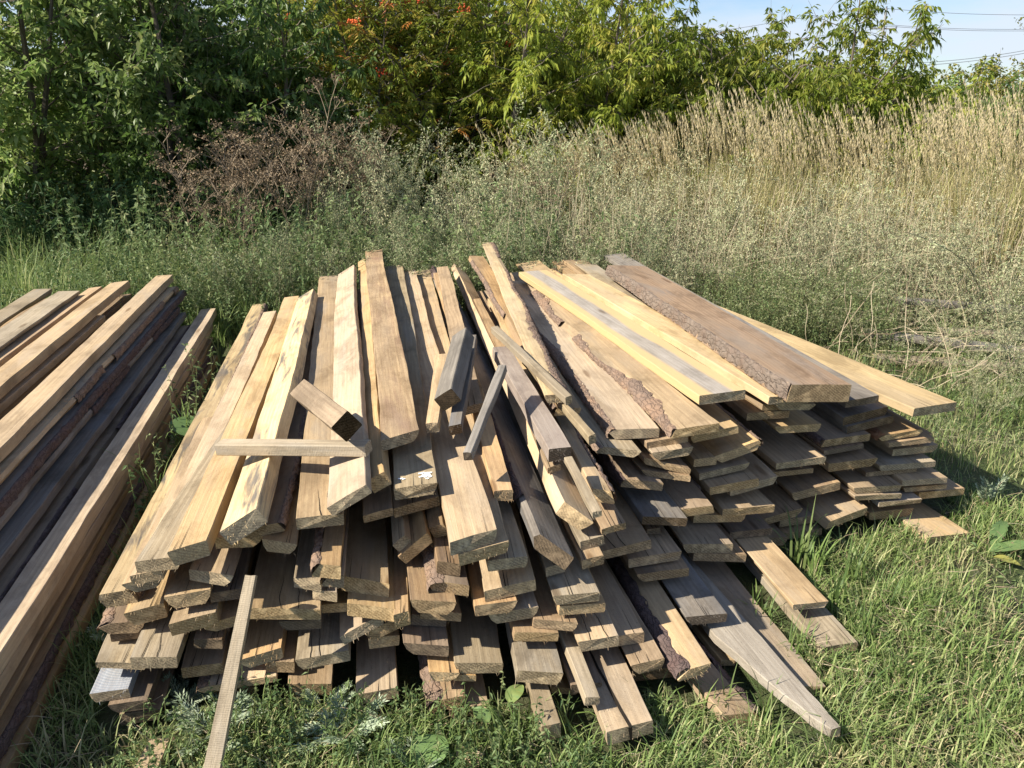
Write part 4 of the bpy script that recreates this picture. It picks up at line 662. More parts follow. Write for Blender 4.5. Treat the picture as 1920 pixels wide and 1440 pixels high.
def tree(label, x, y, h, spread, mat, stems=5, nb=15, leafy=1.0, lf=(.088, .027), kind='compound', berries=0, seeds=0, bare=.12, lean=(0, 0), vlo=0., vhi=1., group='small trees in the thicket behind the pile', name='tree', crown_low=.1, cat='tree', grav=.0):
    root = empty(name, (x, y, 0)); tag(root, label, cat, group)
    tk = Acc(); cr = Acc(); be = Acc(); C = []; D = []; tips = []
    for s_ in range(stems):
        a = rng.uniform(0, 6.28); r0 = rng.uniform(.0, .25) * spread; hh = h * rng.uniform(.72, 1.0)
        P = path((r0 * math.cos(a) * .5, r0 * math.sin(a) * .5, 0), (math.cos(a) * .22 * spread / h * 2 + lean[0], math.sin(a) * .22 * spread / h * 2 + lean[1], 1), hh, 9, .07, .02)
        tube(tk, P, np.linspace(.022 + .006 * h, .004, len(P)), 0, .4, 5)
        for q in range(nb):
            t = crown_low + (1 - crown_low) * (q + rng.rand()) / nb; p, d = sample(P, [t]); az_ = q * 2.4 + rng.rand()
            Lb = spread * (.62 * (1 - t) ** .6 + .14) * rng.uniform(.6, 1.15)
            B = path(p[0], (math.cos(az_), math.sin(az_), rng.uniform(.25, .9)), Lb, 5, .16, grav)
            tube(tk, B, np.linspace(.009, .002, len(B)), 0, .5, 3)
            for sb in range(3):
                tt = rng.uniform(.3, .95); p2, d2 = sample(B, [tt]); dd = d2[0] + rng.normal(size=3) * .6
                B2 = path(p2[0], dd, Lb * .4, 3, .15, grav); tube(tk, B2, np.linspace(.004, .0015, len(B2)), 0, .6, 3)
                k = max(2, int(Lb * .4 / .055 * leafy)); pp, dq = sample(B2, rng.uniform(.1, 1, k)); C.append(pp); D.append(dq)
            k = max(2, int(Lb / .06 * leafy)); pp, dq = sample(B, rng.uniform(.18, 1, k)); C.append(pp); D.append(dq); tips.append(B[-1])
        k = int(10 * leafy); pp, dq = sample(P, rng.uniform(.75, 1, k)); C.append(pp); D.append(dq); tips.append(P[-1])
    C = np.concatenate(C); D = np.concatenate(D); n = len(C)
    out = unit(D * .5 + rdir(n) * .9 + [0, 0, .1])
    base_v = np.clip(rng.normal(.45, .2, n) + .15 * np.sin(C[:, 0] * 3.1 + 1) * np.cos(C[:, 2] * 2.7), 0, 1)
    if kind == 'compound':
        for q, (along, sd) in enumerate(((1, 0), (.72, .8), (.72, -.8), (.42, .9), (.42, -.9))):
            ra = .10 * rng.uniform(.7, 1.2, n)[:, None]
            side = unit(np.cross(out, [0, 0, 1.0]) + 1e-5)
            c = C + out * ra * along - np.array([0, 0, 1]) * ra * along * .35
            d = unit(out * (.6 if sd else 1) + side * sd * .8 + np.array([0, 0, -.75]) + rng.normal(size=(n, 3)) * .2)
            leaves(cr, c, d, lf[0] * rng.uniform(.7, 1.15, n), lf[1] * rng.uniform(.8, 1.2, n), np.clip(vlo + (vhi - vlo) * base_v + rng.normal(0, .06, n), 0, 1), 0, .3)
    elif kind == 'pinnate':
        for q in range(9):
            al = (q // 2 + 1) / 5; sd = 0 if q == 8 else (1 if q % 2 else -1); side = unit(np.cross(out, [0, 0, 1.0]) + 1e-5)
            c = C + out * .14 * al - np.array([0, 0, 1]) * .05 * al * al
            d = unit(out * (.5 if sd else 1) + side * sd + np.array([0, 0, -.3]))
            leaves(cr, c, d, lf[0] * rng.uniform(.8, 1.1, n), lf[1], np.clip(vlo + (vhi - vlo) * base_v + rng.normal(0, .05, n), 0, 1), 0, .15)
    else:
        for q in range(3):
            leaves(cr, C + rng.normal(size=(n, 3)) * .03, unit(out + rng.normal(size=(n, 3)) * .6 + [0, 0, -.35]), lf[0] * rng.uniform(.6, 1.15, n), lf[1] * rng.uniform(.8, 1.2, n), np.clip(vlo + (vhi - vlo) * base_v + rng.normal(0, .08, n), 0, 1), 0, .2)
    link('trunk', tk.mesh('trunk_mesh', [M_BARKT]), root); link('crown', cr.mesh('crown_mesh', [mat]), root)
    if berries or seeds:
        tp = np.array(tips); 
        for cnt, m_, nm, sz in ((berries, M_BERRY, 'berry_cluster', .012), (seeds, M_SEED, 'seed_cluster', .016)):
            if not cnt: continue
            idx = rng.choice(len(tp), min(cnt, len(tp)), replace=False)
            for i in idx:
                a2 = Acc(); k = 26; c = rng.normal(size=(k, 3)) * [.035, .035, .022 if nm[0] == 'b' else .06]
                if nm[0] == 'b':
                    o6 = np.array([[1, 0, 0], [0, 1, 0], [-1, 0, 0], [0, -1, 0], [0, 0, 1], [0, 0, -1]]) * sz
                    V = (c[:, None] + o6[None]).reshape(-1, 3); b = np.arange(k)[:, None] * 6
                    a2.add(V, np.concatenate([b + np.array([[p_, 4, (p_ + 1) % 4, 5]]) for p_ in range(4)]), rng.rand(), 0)
                else: leaves(a2, c, rdir(k, -1.2), .03, .009, rng.rand(k), 0)
                co_ = link(nm, a2.mesh(nm, [m_]), root); co_.location = tuple(tp[i])
    return root
GT = 'small trees in the thicket behind the pile'
GB = 'trees forming the back row of the thicket'
# left dark tree(s)
tree('dark leafy tree filling the top left corner of the view', -5.2, 8.4, 4.4, 2.7, M_DARK, 7, 19, 1.4, (.095, .038), 'simple', crown_low=.01, vlo=.3, vhi=1.1, group=GT)
tree('dark shaded tree second from the left edge, with long pale branch', -3.75, 8.1, 4.2, 2.5, M_DARK, 7, 19, 1.35, (.09, .036), 'simple', crown_low=.01, vlo=.1, group=GT)
tree('darkest tree, behind the brown dry flower stalks', -3.0, 9.3, 3.6, 2.1, M_DARK, 7, 18, 1.1, (.085, .03), 'compound', crown_low=.01, vhi=.8, group=GT)
tree('yellowing tree just right of the dark left trees', -2.5, 10.3, 3.3, 1.5, M_MAPLE, 5, 15, .9, (.085, .026), vlo=.25, group=GT)
tree('rowan tree with orange leaves and scattered red berries', -1.75, 9.9, 3.7, 2.2, M_ROWAN, 6, 16, 1.0, (.07, .022), 'pinnate', berries=44, vlo=.1, group=GT)
tree('taller rowan with red berry bunches and dry brown seeds at its top', -.85, 10.3, 3.8, 2.1, M_ROWAN, 6, 16, .9, (.07, .022), 'pinnate', berries=36, seeds=22, vhi=.9, group=GT)
tree('bright yellow green maple in the middle, behind the wormwood', -.15, 9.7, 3.4, 2.2, M_MAPLE, 6, 16, 1.0, vlo=.25, seeds=7, group=GT)
tree('tall yellow green maple reaching the top edge right of centre', .85, 9.8, 3.4, 2.2, M_MAPLE, 7, 17, 1.05, vlo=.2, group=GT)
tree('dark green low maple between the two tall ones', 1.65, 10.1, 2.5, 2.1, M_MAPLE, 6, 15, 1.0, vhi=.8, seeds=3, group=GT)
tree('loose maple with sky gaps and one red leaf bunch, right of centre', 2.55, 9.9, 2.95, 2.2, M_MAPLE, 7, 16, 1.0, vlo=.05, berries=2, group=GT)
tree('thin crowned maple with bare pale stems against the sky', 3.45, 10.2, 2.8, 2.1, M_MAPLE, 7, 15, .95, crown_low=.12, group=GT)
tree('low maple behind the tallest reed grass', 4.35, 10.4, 2.3, 2.1, M_MAPLE, 7, 15, 1.0, seeds=5, group=GT)
tree('last low maple before the gap at the right', 5.1, 10.8, 1.85, 1.8, M_MAPLE, 5, 14, .9, group=GT)
tree('very slim dark sapling standing alone in the gap at the right', 5.75, 10.2, 2.25, .34, M_DARK, 1, 18, 1.6, (.07, .035), 'simple', group=None, name='sapling', cat='sapling')
tree('slender sapling with a leafy top only, tallest of the thin bare stems', 4.15, 9.8, 3.05, .7, M_MAPLE, 3, 6, 1.1, crown_low=.78, group=None, name='sapling', cat='sapling')
tree('leaning sapling with a sparse tuft, right of the bare stems', 4.75, 9.7, 2.65, .6, M_MAPLE, 2, 7, 1.2, crown_low=.7, group=None, name='sapling', cat='sapling')
tree('yellowish bush of the far hedge nearest the gap', 8.8, 16, 2.35, 2.6, M_HEDGE, 6, 14, 1.1, (.08, .04), 'simple', group='bushes of the far hedge at right', name='hedge_bush', cat='bush')
tree('olive bush of the far hedge in the middle', 10.4, 16.5, 2.75, 2.6, M_HEDGE, 6, 14, 1.1, (.08, .04), 'simple', group='bushes of the far hedge at right', name='hedge_bush', cat='bush')
tree('tallest bush of the far hedge touching the right edge', 11.7, 15.5, 3.2, 2.8, M_HEDGE, 7, 15, 1.1, (.08, .04), 'simple', vlo=.1, group='bushes of the far hedge at right', name='hedge_bush', cat='bush')
tree('dark green bush right behind the reed grass at the right edge', 8.0, 12.2, 2.0, 1.9, M_DARK, 6, 14, 1.1, (.07, .035), 'simple', group=None, name='bush', cat='bush')
# back row, copies sharing meshes
src = [o for o in list(COL.objects) if o.get('group') == GT]
def copy_tree(o, loc, rz, sc, label, group):
    c = o.copy(); COL.objects.link(c); c.location = loc; c.rotation_euler.z = rz; c.scale = (sc,) * 3; c['label'] = label; c['group'] = group
    for ch in list(o.children):
        d = ch.copy(); COL.objects.link(d); d.parent = c
    return c
for i, (x, y, sc, k) in enumerate(((-8.3, 8.6, .95, 1), (-10.5, 10.5, 1.1, 0), (-7.2, 10.5, 1.0, 0), (-6.0, 11.5, 1.0, 1), (-4.6, 11.6, .95, 2), (-3.6, 13, .9, 3), (-2.4, 12.6, 1.1, 6), (-1.4, 12.8, 1.1, 7), (-.3, 12.6, 1.1, 6), (.8, 12.4, 1.0, 7), (2.0, 12.6, 1.0, 8), (3.2, 12.6, 1.05, 11), (2.6, 11.4, 1.0, 8), (3.9, 11.6, 1.0, 11), (4.4, 13.5, 1.0, 12), (5.6, 13.8, 1.05, 12), (6.9, 14.2, 1.1, 12))):
    copy_tree(src[k], (x, y, 0), i * 1.3 + .7, sc, 'green tree half hidden in the back row of the thicket', GB)

# ---------------------------------------------------------------- weeds
M_WORM = leafmat('wormwood_foliage', (.10, .16, .06), (.23, .29, .14), (.39, .43, .23), (.53, .53, .33), (.46, .40, .25), trans=.3, rough=.8)
M_WSTEM = leafmat('wormwood_stems', (.16, .16, .09), (.30, .26, .16), trans=0, rough=.9)
M_STEM = leafmat('dry_stems', (.26, .185, .12), (.52, .44, .31), trans=0, rough=.9)
M_TANSY = leafmat('tansy_heads', (.085, .058, .034), (.17, .12, .072), (.27, .205, .13), trans=.1, rough=.95)
M_REED = leafmat('reed_straw', (.34, .37, .11), (.62, .56, .27), (.80, .68, .42), (.80, .66, .42), trans=.3, rough=.7)
M_GRASS = leafmat('grass_blades', (.07, .13, .035), (.17, .25, .07), (.30, .37, .13), (.52, .49, .26), (.46, .36, .21), trans=.4, rough=.5)
M_WEED = leafmat('weed_leaves', (.06, .12, .04), (.125, .20, .07), (.22, .29, .115), (.38, .39, .19), trans=.38, rough=.6)
M_SILV = leafmat('silver_leaves', (.14, .20, .11), (.28, .35, .22), (.44, .50, .36), trans=.25, rough=.75)
M_BROAD = leafmat('broad_leaves', (.08, .15, .05), (.16, .25, .09), (.42, .38, .10), trans=.3, rough=.5)

def wormwood_mesh(h, sp, nst, dens, vl, vh, leaf=.016, name='wormwood', arch=0):
    st = Acc(); lf = Acc()
    for s_ in range(nst):
        a = rng.uniform(0, 6.28); r = rng.uniform(0, sp * .25)
        P = path((r * math.cos(a), r * math.sin(a), 0), (math.cos(a) * sp * .45, math.sin(a) * sp * .45, h), h * rng.uniform(.75, 1.08) * (1 + .35 * arch), 9, .08, -.10 * arch)
        tube(st, P, np.linspace(.0045, .0012, len(P)), 0, rng.rand(), 3)
        nb = int(22 * h * dens)
        for q in range(nb):
            t = .18 + .82 * (q + rng.rand()) / nb; p, d = sample(P, [t]); az_ = rng.uniform(0, 6.28)
            Lb = (.06 + .24 * (1 - abs(t - .45) ** 1.2 * 1.3)) * h * rng.uniform(.5, 1)
            B = path(p[0], (math.cos(az_), math.sin(az_), rng.uniform(.7, 1.7) * (1 - .6 * arch)), max(.05, Lb) * (1 + .4 * arch), 4, .12, -.02 - .08 * arch)
            tube(st, B, np.linspace(.0012, .0005, len(B)), 0, .6, 3)
            k = max(5, int(Lb * 150 * dens)); pp, dq = sample(B, rng.uniform(.1, 1, k) ** (1 - .4 * arch))
            pp = pp + rng.normal(size=(k, 3)) * .008
            leaves(lf, pp, dq * .4 + rdir(k) * .9, leaf * rng.uniform(.5, 1.9, k), leaf * .5, np.clip(rng.normal((vl + vh) / 2, (vh - vl) / 2, k) + .25 * (t - .6), 0, 1), 0, .3)
    return st.mesh(name + '_stems', [M_WSTEM]), lf.mesh(name + '_foliage', [M_WORM])
WMESH = [wormwood_mesh(1.0, .55, 9, 1.0, .25, .7), wormwood_mesh(1.0, .8, 9, 1.0, .45, .95), wormwood_mesh(1.0, .6, 8, 1.1, .05, .5), wormwood_mesh(1.0, 1.2, 8, .75, .3, .95, .015, arch=1), wormwood_mesh(1.0, .6, 8, .8, .6, 1.0)]
def plant(name, meshes, loc, rz, sc, label, cat, group, tilt=(0, 0)):
    r = empty(name, loc); r.rotation_euler = (tilt[0], tilt[1], rz); r.scale = sc; tag(r, label, cat, group)
    for nm, me in meshes: link(nm, me, r)
    return r
def worm(k, x, y, h, label, group=None, wd=1.0, tilt=(0, 0)):
    plant('wormwood_plant', (('stem', WMESH[k][0]), ('foliage', WMESH[k][1])), (x, y, 0), rng.uniform(0, 6.28), (h * wd, h * wd, h), label, 'wormwood', group, tilt)
GW = 'grey green wormwood plants behind the pile'; LW = 'feathery grey green wormwood in the mass behind the pile'
GR = 'pale wormwood plants at the right of the pile'; LR = 'pale bushy wormwood growing at the right side beyond the pile'
def px2x(px, y, z=.5): return (px - 960) / 1442 * (y * math.cos(PITCH) + (1.6 - z) * math.sin(PITCH))
worm(0, px2x(735, 7.2, 1), 7.2, 1.52, 'tallest pale wormwood, rising left of centre before the rowans', None)
worm(1, px2x(690, 6.9, 1), 6.9, 1.3, 'wide pale wormwood beside the tallest one, left of centre', None)
ANCH = ((560, 'single tall tansy stalk'), (600, 'right end of the tansy clump'), (650, 'long planks left of the fibrous one'), (700, 'fibrous top plank'), (740, 'plank with bird droppings'), (775, 'pale wide plank'), (830, 'tilted blue grey plank'), (870, 'two raised pale planks'), (920, 'tip of the highest raised plank'), (970, 'broad live edged plank'), (1020, 'golden barked plank'), (1070, 'pale grey plank'), (1110, 'wide clear yellow plank'), (1170, 'thick brown slab'), (1225, 'back corner of the slab'), (1270, 'right side of the slab'), (1320, 'far end of the rightmost yellow plank'), (1385, 'middle of the rightmost yellow plank'), (1440, 'white flowers'), (1500, 'slab end'), (1570, 'small dark grey corner under the slab'), (1640, 'near end of the rightmost yellow plank'), (1705, 'dark hollow between old boards'), (1780, 'slim dark sapling'), (1850, 'far hedge'), (1925, 'right picture edge'))
def wlab(px, y, right):
    a = min(ANCH, key=lambda t: abs(t[0] - px))[1]; b = 'tall back' if y > 6.75 else 'middle' if y > 6.05 else 'low front'
    return '%s %s wormwood in line with the %s' % (b, 'pale' if right else 'feathery', a), 'wormwood mass behind the pile'
for px, y, h, k in ((610, 7.0, 1.0, 2), (650, 6.4, .9, 2), (780, 6.9, 1.25, 0), (830, 6.6, 1.12, 1), (880, 6.9, 1.05, 4), (930, 7.2, 1.15, 0), (960, 7.6, 1.5, 4), (985, 6.6, 1.0, 2), (1010, 7.2, 1.18, 0), (1060, 7.5, 1.5, 0), (1080, 6.8, 1.05, 1), (1130, 7.0, 1.15, 1), (1165, 7.4, 1.3, 4), (1210, 7.0, 1.15, 4), (700, 6.1, .8, 2), (760, 6.2, .85, 2), (850, 6.0, .78, 2), (905, 6.1, .85, 0), (960, 6.0, .8, 2), (1030, 6.2, .9, 0), (1100, 6.2, .85, 1), (540, 6.1, .7, 2), (590, 5.9, .68, 2), (1180, 6.3, .9, 4), (1250, 6.9, 1.15, 4), (1300, 7.2, 1.2, 1), (1240, 6.2, .85, 1)):
    worm(k, px2x(px, y), y, h, *wlab(px, y, 0), wd=1.0)
for i, px in enumerate(range(395, 1270, 44)):
    y = 5.15 + .35 * ((i * 7) % 5) / 4 + .2; worm((2, 0, 4, 2, 1)[i % 5], px2x(px, y), y, .50 + .07 * ((i * 3) % 5), 'small feathery wormwood close behind the boards, part of a row', 'small wormwood row close behind the boards', 1.1)
for px, y, h, k in ((1290, 6.0, .85, 3), (1340, 6.3, .95, 1), (1390, 6.7, 1.12, 3), (1420, 6.0, .95, 3), (1470, 6.4, 1.0, 1), (1520, 6.0, .92, 3), (1480, 5.5, .8, 3), (1560, 6.5, 1.0, 1), (1590, 5.7, .8, 3), (1640, 6.1, .85, 1), (1680, 6.6, 1.0, 4), (1700, 5.6, .62, 3), (1760, 6.3, .9, 1), (1790, 5.6, .8, 3), (1850, 6.0, 1.05, 3), (1880, 5.2, .95, 1), (1910, 4.7, .95, 3), (1860, 4.5, .62, 3), (1930, 5.6, 1.2, 3), (1800, 4.9, .55, 3), (1380, 5.5, .6, 3), (1440, 7.3, 1.3, 3), (1450, 5.2, .4, 3), (1620, 5.2, .42, 3), (1930, 4.1, .7, 1), (1560, 5.2, .5, 3), (1720, 4.6, .4, 3)):
    worm(k, px2x(px, y), y, h, *wlab(px, y, 1))
# dried tansy stalks
def tansy_mesh(h, nst):
    st = Acc(); hd = Acc()
    for s_ in range(nst):
        a = rng.uniform(0, 6.28); P = path((rng.normal() * .06, rng.normal() * .06, 0), (math.cos(a) * .3, math.sin(a) * .3, 1), h * rng.uniform(.8, 1.1), 7, .07)
        tube(st, P, np.linspace(.005, .002, len(P)), 0, rng.rand() * .5, 4)
        for q in range(9):
            p, d = sample(P, [.62 + .38 * (q + 1) / 9]); az_ = q * 2.4; Lb = .17 * rng.uniform(.6, 1.2)
            B = path(p[0], (math.cos(az_), math.sin(az_), 1.3), Lb, 3, .1); tube(st, B, np.linspace(.0022, .0012, len(B)), 0, .3, 3)
            for c3 in range(5):
                e = B[-1] + rng.normal(size=3) * [.035, .035, .015]; tube(st, [B[-2], e], .0009, 0, .3, 3)
                k = 7; c = e + rng.normal(size=(k, 3)) * [.016, .016, .006]
                leaves(hd, c, rdir(k), .014, .012, rng.rand(k), 0, 0, .6)
        k = 6; pp, dq = sample(P, rng.uniform(.15, .75, k)); leaves(hd, pp, rdir(k, -.8), .06, .012, rng.rand(k) * .7, 0, .6)
    return st.mesh('tansy_stems', [M_STEM]), hd.mesh('tansy_heads', [M_TANSY])
TM = [tansy_mesh(1.0, 3), tansy_mesh(1.0, 3), tansy_mesh(1.0, 4), tansy_mesh(1.0, 1)]
for i, (px, y, h) in enumerate(((400, 6.6, 1.2), (430, 7.0, 1.3), (460, 6.5, 1.25), (490, 7.0, 1.25), (520, 6.6, 1.15), (550, 7.1, 1.25), (580, 6.6, 1.2), (610, 7.1, 1.25), (640, 6.9, 1.2), (510, 6.2, 1.0), (420, 6.2, .95), (370, 6.9, .75), (330, 6.7, .5), (660, 7.3, 1.3), (1000, 6.7, 1.0))):
    plant('tansy_plant', (('stalk', TM[i % 3][0]), ('seed_heads', TM[i % 3][1])), (px2x(px, y), y, 0), i * 1.9, (h, h, h), 'dried brown tansy with flat seed heads in the clump left of the wormwood', 'dry tansy', 'dried brown tansy clump')
plant('tansy_plant', (('stalk', TM[3][0]), ('seed_heads', TM[3][1])), (px2x(540, 6.5, 1), 6.5, 0), .4, (1.1, 1.1, 1.62), 'single brown tansy stalk standing tallest above its dry clump', 'dry tansy', None)

# reed grass: beyond counting, one stand
ra = Acc()
def reeds(n, x0, x1, y0, y1, h0, h1):
    xs = rng.uniform(x0, x1, n); ys = rng.uniform(y0, y1, n); B = np.stack([xs, ys, np.zeros(n)], 1); h = rng.uniform(h0 * .82, h1, n) ** 1.0 * (1 - .07 * np.sin(xs * 2.3) - .05 * np.sin(xs * 7.1 + ys * 3))
    lean = rng.normal(0, .085, (n, 2)) + [-.10, 0]
    top = B + np.stack([lean[:, 0] * h, lean[:, 1] * h, h], 1); side = np.array([1, .2, 0.]) * .0017
    v = rng.uniform(.15, .8, n)
    for s2 in (np.array([.0014, 0, 0.]), np.array([0, .0014, 0.])):
        ra.add(np.stack([B - s2, B + s2, top + s2 * .5, top - s2 * .5], 1), np.arange(n * 4).reshape(n, 4), v, 0)
    d = unit(top - B)
    for k in range(26):   # feathery plume
        t = rng.uniform(-.02, .17, n)[:, None] * h[:, None]; c = top - d * t + np.array([-.05, 0, -.012]) * (1 - t / (.17 * h[:, None])) ** 2
        leaves(ra, c, d * 1.9 + rdir(n) * .45 , .040 * (1.15 - t[:, 0] / (.25 * h)), .0075, np.clip(rng.normal(.72, .12, n), 0, 1), 0, 0)
    m = n * 7; idx = rng.randint(0, n, m)
    blades(ra, B[idx] + (top - B)[idx] * rng.uniform(0, .5, m)[:, None], rdir(m) * [1, 1, 0], rng.uniform(.3, .6, m), .006, rng.uniform(.5, 1.6, m), rng.uniform(0, .7, m))
reeds(380, .6, 2.0, 7.4, 8.6, 1.2, 1.42); reeds(1150, 2.0, 5.9, 7.0, 8.6, 1.3, 1.60); reeds(170, 4.0, 5.8, 6.4, 7.4, 1.15, 1.45); reeds(60, -.2, .8, 7.8, 8.8, 1.2, 1.4)
tag(link('reed_grass', ra.mesh('reed_grass', [M_REED])), 'tall straw coloured reed grass with feathery heads behind the right side', 'reed grass', kind='stuff')

# grass ----------------------------------------------------------
ga = Acc()
FOOT = [(np.array(b[1]), np.array(b[2]), np.array(b[3]), b[4], b[5]) for b in BOARDS]
def inpile(x, y, m=.012, zmax=9):
    """true over the timber so that nothing grows through it"""
    r = np.zeros(len(x), bool)
    for A, ax, nn, Ln, w_, in FOOT:
        if A[2] > zmax: continue
        a2 = ax[:2]; l2 = np.hypot(*a2); n2 = nn[:2] / np.hypot(*nn[:2]); qx = x - A[0]; qy = y - A[1]
        s_ = (qx * a2[0] + qy * a2[1]) / l2; c_ = qx * n2[0] + qy * n2[1]
        r |= (s_ > -m) & (s_ < Ln * l2 + m) & (np.abs(c_) < w_ * .5 + m)
    return r
def grass(n, x0, x1, y0, y1, h0, h1, wd, vmu, vsd=.18, bend=(.3, 1.6), pw=1.0, mask=None, seg=3, clump=0):
    xs = rng.uniform(x0, x1, n); ys = y0 + (y1 - y0) * rng.rand(n) ** pw
    if clump:
        cx = rng.uniform(x0, x1, clump); cy = rng.uniform(y0, y1, clump); k = rng.randint(0, clump, n); xs = cx[k] + rng.normal(0, .035, n); ys = cy[k] + rng.normal(0, .035, n)
    f_ = np.sin(xs * 3.3 + 1.7 * np.sin(ys * 2.1)) * np.sin(ys * 4.1 + 1.3 * np.sin(xs * 2.7)); keep = ~inpile(xs, ys) & (rng.rand(n) < .58 + .75 * f_)
    if mask is not None: keep &= mask(xs, ys)
    xs, ys = xs[keep], ys[keep]; n = len(xs); B = np.stack([xs, ys, np.zeros(n)], 1)
    v = np.clip(rng.normal(vmu, vsd, n) + .18 * np.sin(xs * 2.9 + ys) * np.sin(ys * 3.7), 0, 1)
    blades(ga, B, rdir(n) * [1, 1, 0], rng.uniform(h0, h1, n), wd * rng.uniform(.6, 1.4, n), rng.uniform(*bend, n), v, 0, seg)
grass(9000, -3.0, 4.0, .2, 1.25, .03, .10, .005, .45, .2, seg=2)
grass(16000, -9, -2.7, 1.0, 5.6, .06, .25, .008, .4, .2, seg=2)
grass(9000, 2.7, 8, 1.0, 5.2, .05, .2, .007, .5, .2, seg=2)
near = lambda x, y: ~((y < 1.95) & (x > -1.3) & (x < -.35))
grass(72000, -1.7, 2.7, 1.2, 3.0, .02, .085, .0036, .45, .25, bend=(.6, 2.8))
grass(24000, -1.7, 2.7, 1.2, 3.0, .05, .14, .0052, .38, .2, bend=(.8, 2.6))
grass(24000, 1.2, 4.6, 2.4, 5.6, .04, .14, .004, .45, .2, bend=(.4, 2.2))
grass(9000, -1.5, 2.4, 1.25, 2.6, .06, .17, .0042, .35, .15, clump=220, mask=near, bend=(.5, 2.2))
grass(14000, -1.7, 2.7, 1.2, 3.0, .02, .10, .0026, .88, .1, bend=(.8, 3.0), mask=lambda x, y: (rng.rand(len(x)) < .45 + .5 * (x > .3)))
grass(9000, .6, 4.6, 1.6, 4.6, .03, .13, .003, .8, .15, bend=(.5, 2.8))
grass(15000, -8, 1.5, 5.0, 8.2, .10, .38, .006, .35, .18)
grass(8000, -6.5, -1.5, 4.6, 6.2, .20, .48, .007, .33, .12, clump=200)
grass(9000, 1, 9, 5, 8.5, .10, .4, .006, .55, .2)
grass(6000, -6.5, -1.9, 5.6, 7.4, .30, .62, .009, .42, .14, clump=260, bend=(.2, 1.5))
grass(16000, -10, 12, 8, 14, .15, .5, .010, .4, .2, seg=2)
grass(5000, -1.75, -.95, 1.8, 4.8, .05, .20, .004, .3, .12)
tag(link('grass', ga.mesh('grass', [M_GRASS])), 'short green and straw coloured grass around the piles', 'grass', kind='stuff')

# low leafy weeds --------------------------------------------------
wa = Acc()
def weeds(n, x0, x1, y0, y1, h0, h1, leaf, per, vmu):
    xs = rng.uniform(x0, x1, n); ys = rng.uniform(y0, y1, n); k_ = ~inpile(xs, ys); xs, ys = xs[k_], ys[k_]; n = len(xs); h = rng.uniform(h0, h1, n)
    lean = rng.normal(0, .18, (n, 2)); B = np.stack([xs, ys, np.zeros(n)], 1); T = B + np.stack([lean[:, 0] * h, lean[:, 1] * h, h], 1)
    for s2 in (np.array([.0014, 0, 0.]), np.array([0, .0014, 0.])): wa.add(np.stack([B - s2, B + s2, T + s2 * .5, T - s2 * .5], 1), np.arange(n * 4).reshape(n, 4), .9, 0)
    pv = np.clip(rng.normal(vmu, .15, n), 0, 1)
    for k in range(per):
        t = rng.uniform(.1, 1, n)[:, None]; c = B + (T - B) * t
        leaves(wa, c, rdir(n, .2) * [1, 1, .7], leaf * rng.uniform(.5, 1.3, n), leaf * .4, np.clip(pv + rng.normal(0, .1, n), 0, 1), 0, .35)
weeds(1500, -3.2, .9, 5.0, 6.4, .30, .75, .030, 28, .5)
weeds(260, -3.2, 1.2, 5.1, 6.2, .6, 1.05, .045, 40, .62)
weeds(600, .4, 2.6, 4.9, 5.8, .25, .6, .022, 30, .75)
weeds(900, -6.5, -2.2, 5.2, 7.0, .15, .45, .04, 20, .5)
weeds(1500, -8, -2, 7.0, 8.4, .3, 1.0, .075, 22, .15)
weeds(1100, 1.3, 4.6, 3.4, 6.2, .06, .22, .022, 18, .55)
weeds(1700, -1.3, 2.6, 1.3, 2.9, .02, .10, .012, 12, .72)
weeds(320, .6, 2.8, 1.6, 3.2, .02, .07, .026, 9, .6)
weeds(500, -1.0, .2, 1.35, 1.8, .05, .14, .018, 16, .45)
weeds(160, -1.7, -1.1, 2.6, 4.9, .15, .42, .03, 24, .5)
weeds(1400, .5, 2.6, 4.9, 6.0, .2, .5, .02, 22, .7)
tag(link('low_weeds', wa.mesh('low_weeds', [M_WEED])), 'low leafy weeds mixed into the grass', 'weeds', kind='stuff')
# dead straw and dry stems lying about at the right
sa = Acc()
for i in range(260):
    x = rng.uniform(1.9, 4.2); y = rng.uniform(4.0, 6.2)
    if inpile(np.array([x]), np.array([y]))[0]: continue
    tube(sa, path((x, y, rng.uniform(.0, .15)), (rng.normal(), rng.normal() * .4, rng.uniform(0, .9)), rng.uniform(.2, .6), 5, .14, -.04), .0022, 0, rng.rand(), 3)
for i in range(650):
    px = rng.uniform(850, 1900); y = rng.uniform(5.6, 7.4); x = px2x(px, y)
    tube(sa, path((x, y, 0), (rng.normal() * .16 - .05, rng.normal() * .1, 1), rng.uniform(.5, 1.15), 6, .06), [.0022, .002, .002, .0016, .0014, .0012, .001], 0, rng.uniform(.3, 1), 3)
for i in range(1300):
    x = rng.uniform(-1.3, 2.9); y = rng.uniform(1.3, 3.0)
    if inpile(np.array([x]), np.array([y]))[0]: continue
    tube(sa, path((x, y, rng.uniform(.005, .04)), (rng.normal(), rng.normal(), rng.uniform(0, .4)), rng.uniform(.04, .16), 3, .2, -.05), .0009, 0, rng.rand(), 3)
da = Acc(); n = 1500; x = rng.uniform(-1.2, 2.2, n); y = rng.uniform(1.3, 3.0, n); k_ = ~inpile(x, y); C = np.stack([x, y, rng.uniform(.006, .05, n)], 1)[k_]; n = len(C)
leaves(da, C, rdir(n) * [1, 1, .3], rng.uniform(.006, .028, n), rng.uniform(.002, .010, n), rng.rand(n), 0, 0, .1)
tag(link('wood_debris', da.mesh('wood_debris', [leafmat('chips', (.12, .08, .055), (.38, .27, .16), (.58, .45, .28), trans=0, rough=.9)])), 'bark crumbs, chips and sawdust scattered in the grass near the pile', 'wood debris', kind='stuff')
